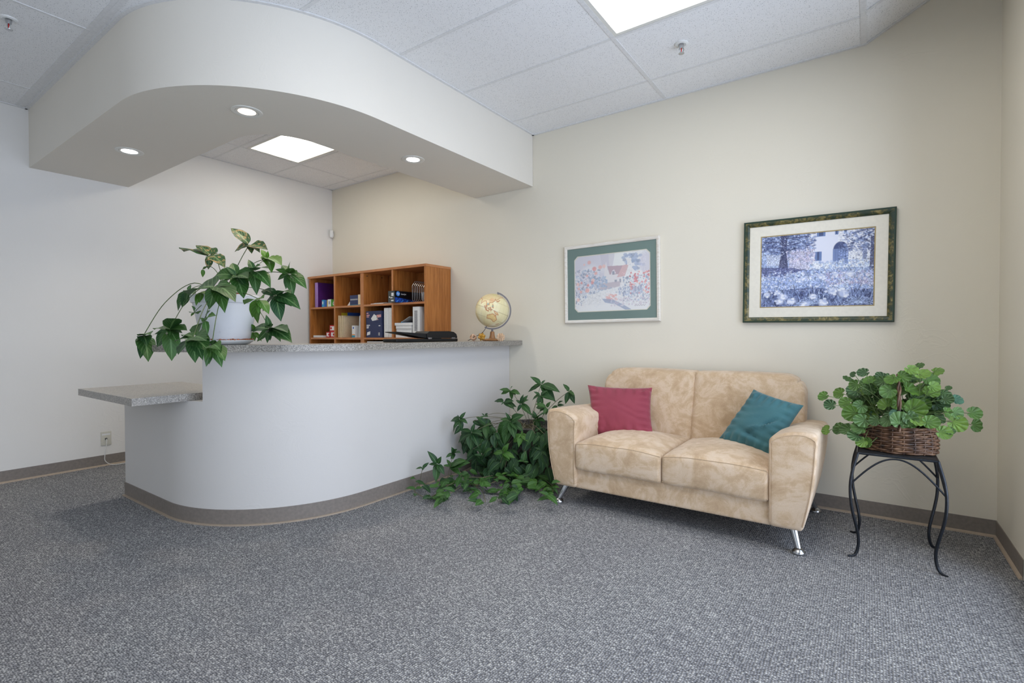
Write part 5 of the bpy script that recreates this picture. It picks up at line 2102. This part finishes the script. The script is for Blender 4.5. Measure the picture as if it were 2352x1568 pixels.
# ================================================================== pigeonhole unit on the desk
hu = thing('shelf_unit', 'cherry wood pigeonhole shelf unit standing against the back wall', 'shelf unit', (.93, -.165, .735))
HY0, HY1 = -.333, -.006
HX0, HX1 = .046, 1.846
ZT, ZM0, ZM1, ZB0, ZB1, ZBB = 1.683, 1.347, 1.366, 1.018, 1.037, .7355
MB().box(HX0 - .022, HX1 + .002, HY0 - .004, HY1, ZT, ZT + .022).build('top_panel', M['cherry_edge'], hu)
for (a_, b_) in ((HX0, .072), (1.821, HX1)):
    MB().box(a_, b_, HY0, HY1, ZBB, ZT - .0005).build('side_panel', M['cherry'], hu)
for (a_, b_) in ((.490, .511), (.925, .975), (1.387, 1.409)):
    dv = MB().box(a_, b_, HY0 + .002, HY1 - .008, ZBB, ZT - .0005).build('divider', M['cherry'], hu)
    MB().box(a_, b_, HY0 - .0005, HY0 + .002, ZBB, ZT - .001).build('edge_band', M['cherry_edge'], dv)
for z0_, z1_, nm in ((ZM0, ZM1, 'shelf'), (ZB0, ZB1, 'shelf')):
    for (a_, b_) in ((.072, .490), (.511, .925), (.975, 1.387), (1.409, 1.821)):
        sh = MB().box(a_, b_, HY0 + .004, HY1 - .008, z0_, z1_).build(nm, M['cherry'], hu)
        MB().box(a_, b_, HY0 + .001, HY0 + .004, z0_, z1_).build('edge_band', M['cherry_edge'], sh)
MB().box(HX0 + .003, HX1 - .003, HY1 - .007, HY1 - .001, ZBB, ZT - .001).build('back_panel', M['cherry'], hu)
dots = MB()
for y in (-.29, -.10):
    dots.tube([(.9752, y, 1.655), (.9762, y, 1.655)], .006, 10)
dots.build('screw_caps', M['iron_plate'], hu)['kind'] = 'stuff'


def text(s_, size, loc, mat, parent, name='lettering', face='front', ext=.0003, align='LEFT', rot=0, shear=0):
    c = bpy.data.curves.new(name, 'FONT')
    c.body, c.size, c.extrude, c.align_x, c.shear = s_, size, ext, align, shear
    tmp = bpy.data.objects.new(name, c)
    COL.objects.link(tmp)
    dg = bpy.context.evaluated_depsgraph_get()
    me = bpy.data.meshes.new_from_object(tmp.evaluated_get(dg))
    bpy.data.objects.remove(tmp)
    bpy.data.curves.remove(c)
    me.materials.clear()
    me.materials.append(mat)
    o = bpy.data.objects.new(name, me)
    COL.objects.link(o)
    o.parent = parent
    o.location = Vector(loc) - wloc(parent)
    if face == 'front':
        o.rotation_euler = (R(90), rot, 0)
    else:                                           # right hand side, facing +x
        o.rotation_euler = (R(90), rot, R(90))
    return o


def carton(name, label, cat, x0, x1, y0, y1, z0, z1, mat, group=None):
    o = MB().box(x0, x1, y0, y1, z0, z1).build(name, mat)
    tag(o, label, cat, group)
    return o


E_ = .0008
Z1, Z2 = ZM1 + E_, ZB1 + E_
G = 'things on the pigeonhole shelves'


def front(px, py=700, Y=-.31):
    return at(px, py, Y)


# --- upper row, first bay
o = thing('ring_binder', 'purple ring binder upright in the upper far left pigeonhole', 'binder', (.15, -.18, Z1), 'binders in the shelf unit')
MB().box(.110, .158, -.300, -.03, Z1, 1.640).build('cover', M['purple'], o)
MB().rbox((.134, -.301, (Z1 + 1.640) / 2), (.0245, .006, (1.640 - Z1) / 2), .005, 1, 2).build('spine', M['purple_lit'], o, smooth=40)
o = carton('small_box', 'small bright blue box in front of the purple binder', 'box', .255, .300, -.318, -.26, Z1, Z1 + .076, M['cyan_card'], 'small boxes by the purple binder')
MB().box(.262, .280, -.3186, -.3182, Z1 + .03, Z1 + .06).build('label_panel', M['paper'], o)
carton('small_box', 'small dark blue box right of the bright blue box', 'box', .303, .335, -.318, -.26, Z1, Z1 + .070, M['blue_card'], 'small boxes by the purple binder')
carton('small_box', 'small yellow box sliver between the blue and the white box', 'box', .338, .350, -.312, -.26, Z1, Z1 + .072, M['yellow_card'], 'small boxes by the purple binder')
o = carton('small_box', 'small white and green box right of the blue boxes', 'box', .360, .425, -.318, -.26, Z1, Z1 + .078, M['paper'], 'small boxes by the purple binder')
MB().box(.418, .4255, -.3186, -.26, Z1 + .001, Z1 + .0775).build('green_edge', M['green_card'], o)
MB().box(.378, .402, -.3186, -.3182, Z1 + .025, Z1 + .058).build('printed_panel', M['grey_mesh'], o)
o = thing('tape_roll', 'green tape roll with white core at the first divider', 'tape', (.457, -.29, Z1), G)
mt = Matrix.Rotation(R(90), 4, 'X')
MB().lathe([(.018, -.010), (.032, -.010), (.032, .010), (.018, .010), (.018, -.010)], (.456, -.30, Z1 + .0322), 28, mt, caps=False).build('tape', M['green_card'], o, smooth=40)
MB().lathe([(.013, -.0105), (.0185, -.0105), (.0185, .0105), (.013, .0105), (.013, -.0105)], (.456, -.30, Z1 + .0322), 24, mt, caps=False).build('core', M['paper'], o, smooth=40)
mb = MB().rbox((.43, -.20, Z1 + .062), (.040, .045, .060), .03, 5, 4, lambda q_: Vector((q_.x + wob(q_, .02, 22, 1), q_.y + wob(q_, .02, 25, 4), q_.z + wob(q_, .012, 28, 8) * (1 if q_.z > -.04 else 0))))
tag(mb.build('plastic_bag', M['bag'], smooth=30), 'crumpled clear plastic bag behind the green tape roll', 'bag')
# --- upper row, second bay
o = carton('card_box', 'navy blue box of index cards on the upper second shelf', 'box', .738, .868, -.318, -.21, Z1 + .006, Z1 + .103, M['navy_card'], G)
MB().box(.745, .862, -.3186, -.3182, Z1 + .052, Z1 + .066).build('printed_band', M['grey_mesh'], o)
carton('card_box', 'pale yellow box beside the navy index card box', 'box', .869, .915, -.318, -.21, Z1 + .006, Z1 + .106, M['manila'], G)
carton('booklet', 'thin teal booklet under the navy index card box', 'booklet', .735, .918, -.320, -.18, Z1, Z1 + .005, M['teal_card'], G)
tag(MB().prism([(.668, 0), (.735, 0), (.735, .062)], 0, 1, Matrix(((1, 0, 0, 0), (0, 0, .06, -.30), (0, 1, 0, Z1), (0, 0, 0, 1)))).build('folded_card', M['paper']), 'white folded card leaning left of the navy index card box', 'card', G)
# --- upper row, third bay
for i, (a_, b_, mt_, lb) in enumerate(((1.06, 1.24, 'paper', 'flat white paper sheets lying on the upper third shelf'), (1.10, 1.29, 'grey_mesh', 'grey printed leaflet lying on the white paper sheets'), (1.25, 1.37, 'paper', 'small white leaflet lying by the third divider'))):
    o = MB().box(a_, b_, -.315 + .01 * i, -.12, Z1 + (.0065 * (i == 1)), Z1 + .006 + .0065 * (i == 1)).build('leaflet', M[mt_])
    tag(o, lb, 'leaflet', 'loose leaflets on the third shelf')
# toner carton pushed lengthwise into the last bay
ta, tb = at(895, 692, -.395), at(910, 692, -.395)
o = thing('toner_carton', 'black printer toner carton sticking out of the upper right pigeonhole', 'carton', ((ta.x + tb.x) / 2, -.22, Z1), G)
tx0, tx1 = 1.4105, 1.4105 + (tb.x - ta.x)
tzt = Z1 + .108
MB().box(tx0, tx1, -.395, -.03, Z1, tzt).build('carton', M['toner_black'], o)
MB().box(tx0 + .0004, tx1 - .0004, -.3956, -.3951, Z1 + .001, tzt - .001).build('end_panel', M['toner_end'], o)
for (u_, v_, a_, b_) in ((.045, .060, .030, .030), (.012, .045, .012, .012), (.040, .012, .034, .012), (.030, .040, .03, .008)):
    MB().box(tx0 + u_, tx0 + u_ + a_, -.3963, -.3957, Z1 + v_, Z1 + v_ + b_).build('printed_mark', M['paper'], o)
mb = MB().prism([(-.394, .001), (-.04, .001), (-.04, .020), (-.16, .030), (-.394, .048)], 0, .0006, Matrix(((0, 0, 1, tx1 + .0001), (1, 0, 0, 0), (0, 1, 0, Z1), (0, 0, 0, 1))))
mb.build('blue_band', M['toner_blue'], o)
for i in range(5):
    y = -.38 + i * .06
    mb = MB().prism([(y, .004), (y + .012, .004), (y + .035, .026), (y + .023, .026)], 0, .0005, Matrix(((0, 0, 1, tx1 + .0008), (1, 0, 0, 0), (0, 1, 0, Z1), (0, 0, 0, 1))))
    mb.build('blue_stripe', M['logo_blue'], o)
my = Matrix.Rotation(R(90), 4, 'Y')
lg = MB().lathe([(.001, 0), (.0225, 0), (.0225, .0005), (.001, .0005)], (tx1 + .0003, -.355, Z1 + .082), 32, my).build('logo_disc', M['logo_blue'], o)
text('hp', .034, (tx1 + .0009, -.3705, Z1 + .0745), M['paper'], lg, face='right', shear=.25)
text('LaserJet', .020, (tx1 + .0006, -.318, Z1 + .075), M['paper'], o, face='right')
# wire sorter with a mesh cup
o = thing('wire_sorter', 'silver wire file sorter in the upper right pigeonhole', 'file sorter', (1.72, -.2, Z1), G)
for i in range(8):
    x = 1.655 + .020 * i
    y0, z1_ = -.318 + .003 * i, Z1 + .195 - .004 * i
    pts = [(x, -.09, Z1 + .003), (x, y0 + .02, Z1 + .003), (x, y0, Z1 + .020), (x, y0 - .002, z1_ - .045), (x, y0 + .03, z1_ - .004), (x, y0 + .06, z1_), (x, -.09, z1_)]
    MB().tube(pts, .0026, 6).build('wire_loop', M['silver_wire'], o, smooth=60)
for y in (-.09, ):
    for z_ in (Z1 + .003, Z1 + .167):
        MB().tube([(1.65, y, z_), (1.80, y, z_)], .0026, 6).build('cross_wire', M['silver_wire'], o, smooth=60)
o = MB().lathe([(.036, 0), (.040, .09), (.038, .09), (.034, .003), (.001, .003)], (1.735, -.225, Z1), 24).build('mesh_cup', M['grey_mesh'], smooth=40)
tag(o, 'grey mesh cup behind the loops of the wire sorter', 'cup', G)
# --- lower row, first bay
o = carton('notepad', 'thin white notepad on the lower far left shelf', 'notepad', .095, .270, -.318, -.16, Z2, Z2 + .022, M['paper'], G)
mb = MB().rbox((.30, -.22, Z2 + .045), (.035, .04, .043), .025, 5, 4, lambda q_: Vector((q_.x + wob(q_, .02, 22, 3), q_.y + wob(q_, .02, 25, 6), q_.z + wob(q_, .012, 28, 9) * (1 if q_.z > -.02 else 0))))
tag(mb.build('plastic_bag', M['bag'], smooth=30), 'crumpled clear bag between the notepad and the red and white boxes', 'bag')


def red_box(x0, x1, z0, hh_, lb, dot):
    o = MB().box(x0, x1, -.318, -.24, z0, z0 + hh_).build('supply_box', M['red_card'])
    tag(o, lb, 'box', 'red and white supply boxes')
    w_ = x1 - x0
    MB().box(x0 + .12 * w_, x1 - .12 * w_, -.3186, -.3181, z0 + .18 * hh_, z0 + .82 * hh_).build('white_panel', M['paper'], o)
    MB().lathe([(.001, 0), (hh_ * .2, 0), (hh_ * .2, .0005), (.001, .0005)], (x0 + w_ * dot, -.3187, z0 + hh_ * .5), 20, Matrix.Rotation(R(90), 4, 'X')).build('red_spot', M['red_card'], o)


red_box(.330, .392, Z2, .060, 'red and white box at the left of the three supply boxes', .75)
red_box(.405, .484, Z2, .064, 'red and white box at the right, under the topmost supply box', .7)
red_box(.392, .480, Z2 + .0645, .066, 'red and white box topmost on the supply boxes', .3)
# --- lower row, second bay
for i, (mt_, zt_, lb) in enumerate((('yellow_card', 1.300, 'bright yellow folder behind the manila folders'), ('blue_card', 1.305, 'blue folder edge behind the yellow folder'))):
    o = MB().box(.519 + .009 * i - .003, .519 + .009 * i, -.26 + .07 * i, -.03, Z2, zt_).build('folder', M[mt_])
    tag(o, lb, 'folder', 'folders in the lower second bay')
names = ['first', 'second', 'third', 'fourth', 'fifth', 'sixth']
for i in range(6):
    x = .538 + .015 * i
    T = Matrix.Translation((x, 0, Z2)) @ Matrix.Rotation(R(1.2 + .5 * i), 4, 'Y') @ Matrix.Translation((-x, 0, -Z2))
    o = MB().box(x - .0035, x + .0035, -.316 + .006 * (i % 2), -.035, Z2, 1.268 - .007 * (i % 3), T).build('folder', M['manila'])
    tag(o, 'upright manila folder, %s from the left in the lower second bay' % names[i], 'folder', 'folders in the lower second bay')
o = thing('small_carton', 'slim white ink carton with teal foot before the manila folders', 'carton', (.79, -.28, Z2), G)
MB().box(.765, .815, -.317, -.265, Z2, Z2 + .122).build('carton', M['paper'], o)
MB().box(.7655, .8145, -.3176, -.3171, Z2 + .001, Z2 + .022).build('teal_foot', M['teal_card'], o)
MB().box(.7655, .8145, -.3176, -.3171, Z2 + .024, Z2 + .034).build('orange_band', M['orange_card'], o)
MB().lathe([(.001, 0), (.010, 0), (.010, .0006), (.001, .0006)], (.790, -.3171, Z2 + .098), 20, Matrix.Rotation(R(90), 4, 'X')).build('round_mark', M['blue_card'], o)
for i in range(3):
    x = .872 + .014 * i
    T = Matrix.Translation((x, 0, Z2)) @ Matrix.Rotation(R(4 - i), 4, 'Y') @ Matrix.Translation((-x, 0, -Z2))
    o = MB().box(x - .003, x + .003, -.315, -.05, Z2, 1.258 + .004 * i, T).build('document', M['paper'])
    tag(o, 'upright white document leaning at the thick middle divider, %s from the left' % names[i], 'document', 'white documents by the middle divider')
# --- lower row, third bay: two navy envelope boxes
for k, (z0_, z1_) in enumerate(((Z2, Z2 + .142), (Z2 + .1425, Z2 + .262))):
    o = thing('envelope_box', ('navy envelope box at the bottom of the pair in the lower third bay', 'navy envelope box on top of the other navy box')[k], 'box', (1.11, -.2, z0_), 'navy envelope boxes')
    x0_, x1_ = .990, 1.226 - .006 * k
    MB().box(x0_, x1_, -.316, -.14, z0_, z1_).build('carton', M['navy_card'], o)
    y = -.3166
    if k == 1:
        MB().prism([(1.065, .045), (1.110, .090), (1.165, .062), (1.160, .030), (1.085, .022)], 0, .0006, Matrix(((1, 0, 0, 0), (0, 0, 1, y), (0, 1, 0, z0_), (0, 0, 0, 1)))).build('envelope_picture', M['paper'], o)
        MB().prism([(1.150, .080), (1.214, .084), (1.214, .058), (1.150, .052)], 0, .0006, Matrix(((1, 0, 0, 0), (0, 0, 1, y), (0, 1, 0, z0_), (0, 0, 0, 1)))).build('pink_label', M['pink_label'], o)
        for (u_, v_, a_) in ((.998, .094, .028), (.998, .074, .046), (.998, .058, .034), (1.152, .030, .020)):
            MB().box(u_, u_ + a_, y, y + .0006, z0_ + v_, z0_ + v_ + .010).build('printed_line', M['pink_label'], o)
    else:
        for (u_, v_, a_) in ((.998, .118, .050), (.998, .104, .034), (.998, .092, .030), (1.178, .112, .026)):
            MB().box(u_, u_ + a_, y, y + .0006, z0_ + v_, z0_ + v_ + .008).build('printed_line', M['paper'], o)
        MB().prism([(1.000, .020), (1.006, .052), (1.052, .062), (1.050, .030)], 0, .0006, Matrix(((1, 0, 0, 0), (0, 0, 1, y), (0, 1, 0, z0_), (0, 0, 0, 1)))).build('envelope_picture', M['paper'], o)
        MB().box(1.172, 1.196, y, y + .0006, z0_ + .020, z0_ + .050).build('printed_panel', M['grey_mesh'], o)
for i in range(2):
    x = 1.292 + .062 * i - .008
    o = thing('ring_binder', ('white ring binder beside the navy envelope boxes', 'white ring binder against the third divider')[i], 'binder', (x, -.18, Z2), 'binders in the shelf unit')
    MB().rbox((x, -.17, Z2 + .144), (.0295, .145, .1435), .004, 2, 2).build('cover', M['paper'], o, smooth=40)
    MB().box(x - .016, x + .016, -.3158, -.3153, Z2 + .09, Z2 + .25).build('spine_label', M['white_plastic'], o)
# --- lower row, last bay
for i in range(4):
    o = carton('paper_ream', 'white paper ream, %s from the bottom of the stack in the last bay' % names[i], 'paper', 1.425 + .003 * (i % 2), 1.632, -.318 + .004 * (i % 3), -.10, Z2 + .0285 * i, Z2 + .0285 * i + .0275, M['paper'], 'stacked paper in the last bay')
o = MB().box(1.415, 1.640, -.322, -.12, Z2 + .1145, Z2 + .140).build('envelope_bundle', M['paper'])
tag(o, 'bundle of white envelopes on top of the stacked paper', 'envelope', G)
T = Matrix.Translation((1.48, -.2, Z2 + .142)) @ Matrix.Rotation(R(-24), 4, 'Y')
o = thing('pouch', 'blue edged clear pouch propped on the envelope bundle', 'pouch', (1.52, -.2, Z2 + .141), G)
MB().box(.0, .125, -.10, .05, 0.0, .006, T).build('film', M['grey_mesh'], o)
MB().box(.0, .010, -.101, .051, -.001, .007, T).build('edge', M['cyan_card'], o)
o = thing('magazine_file', 'white magazine file with slanted side in the lower right pigeonhole', 'magazine file', (1.72, -.17, Z2), G)
x0_, x1_ = 1.655, 1.745
MB().box(x0_, x1_, -.316, -.310, Z2, Z2 + .285).build('front_panel', M['white_plastic'], o)
for x in (x0_, x1_ - .003):
    MB().prism([(-.310, 0), (-.05, 0), (-.05, .12), (-.17, .285), (-.310, .285)], 0, .003, Matrix(((0, 0, 1, x), (1, 0, 0, 0), (0, 1, 0, Z2), (0, 0, 0, 1)))).build('side_panel', M['white_plastic'], o)
MB().box(x0_ + .01, x1_ - .01, -.30, -.06, Z2 + .001, Z2 + .25).build('contents', M['paper'], o)
MB().box(x0_ + .02, x1_ - .03, -.3166, -.3161, Z2 + .06, Z2 + .25).build('front_label', M['grey_mesh'], o)
# white carton in the open space under the third bay
carton('storage_box', 'white box in the bottom opening under the navy envelope boxes', 'box', .995, 1.375, -.31, -.05, .7362, 1.000, M['paper'], G)
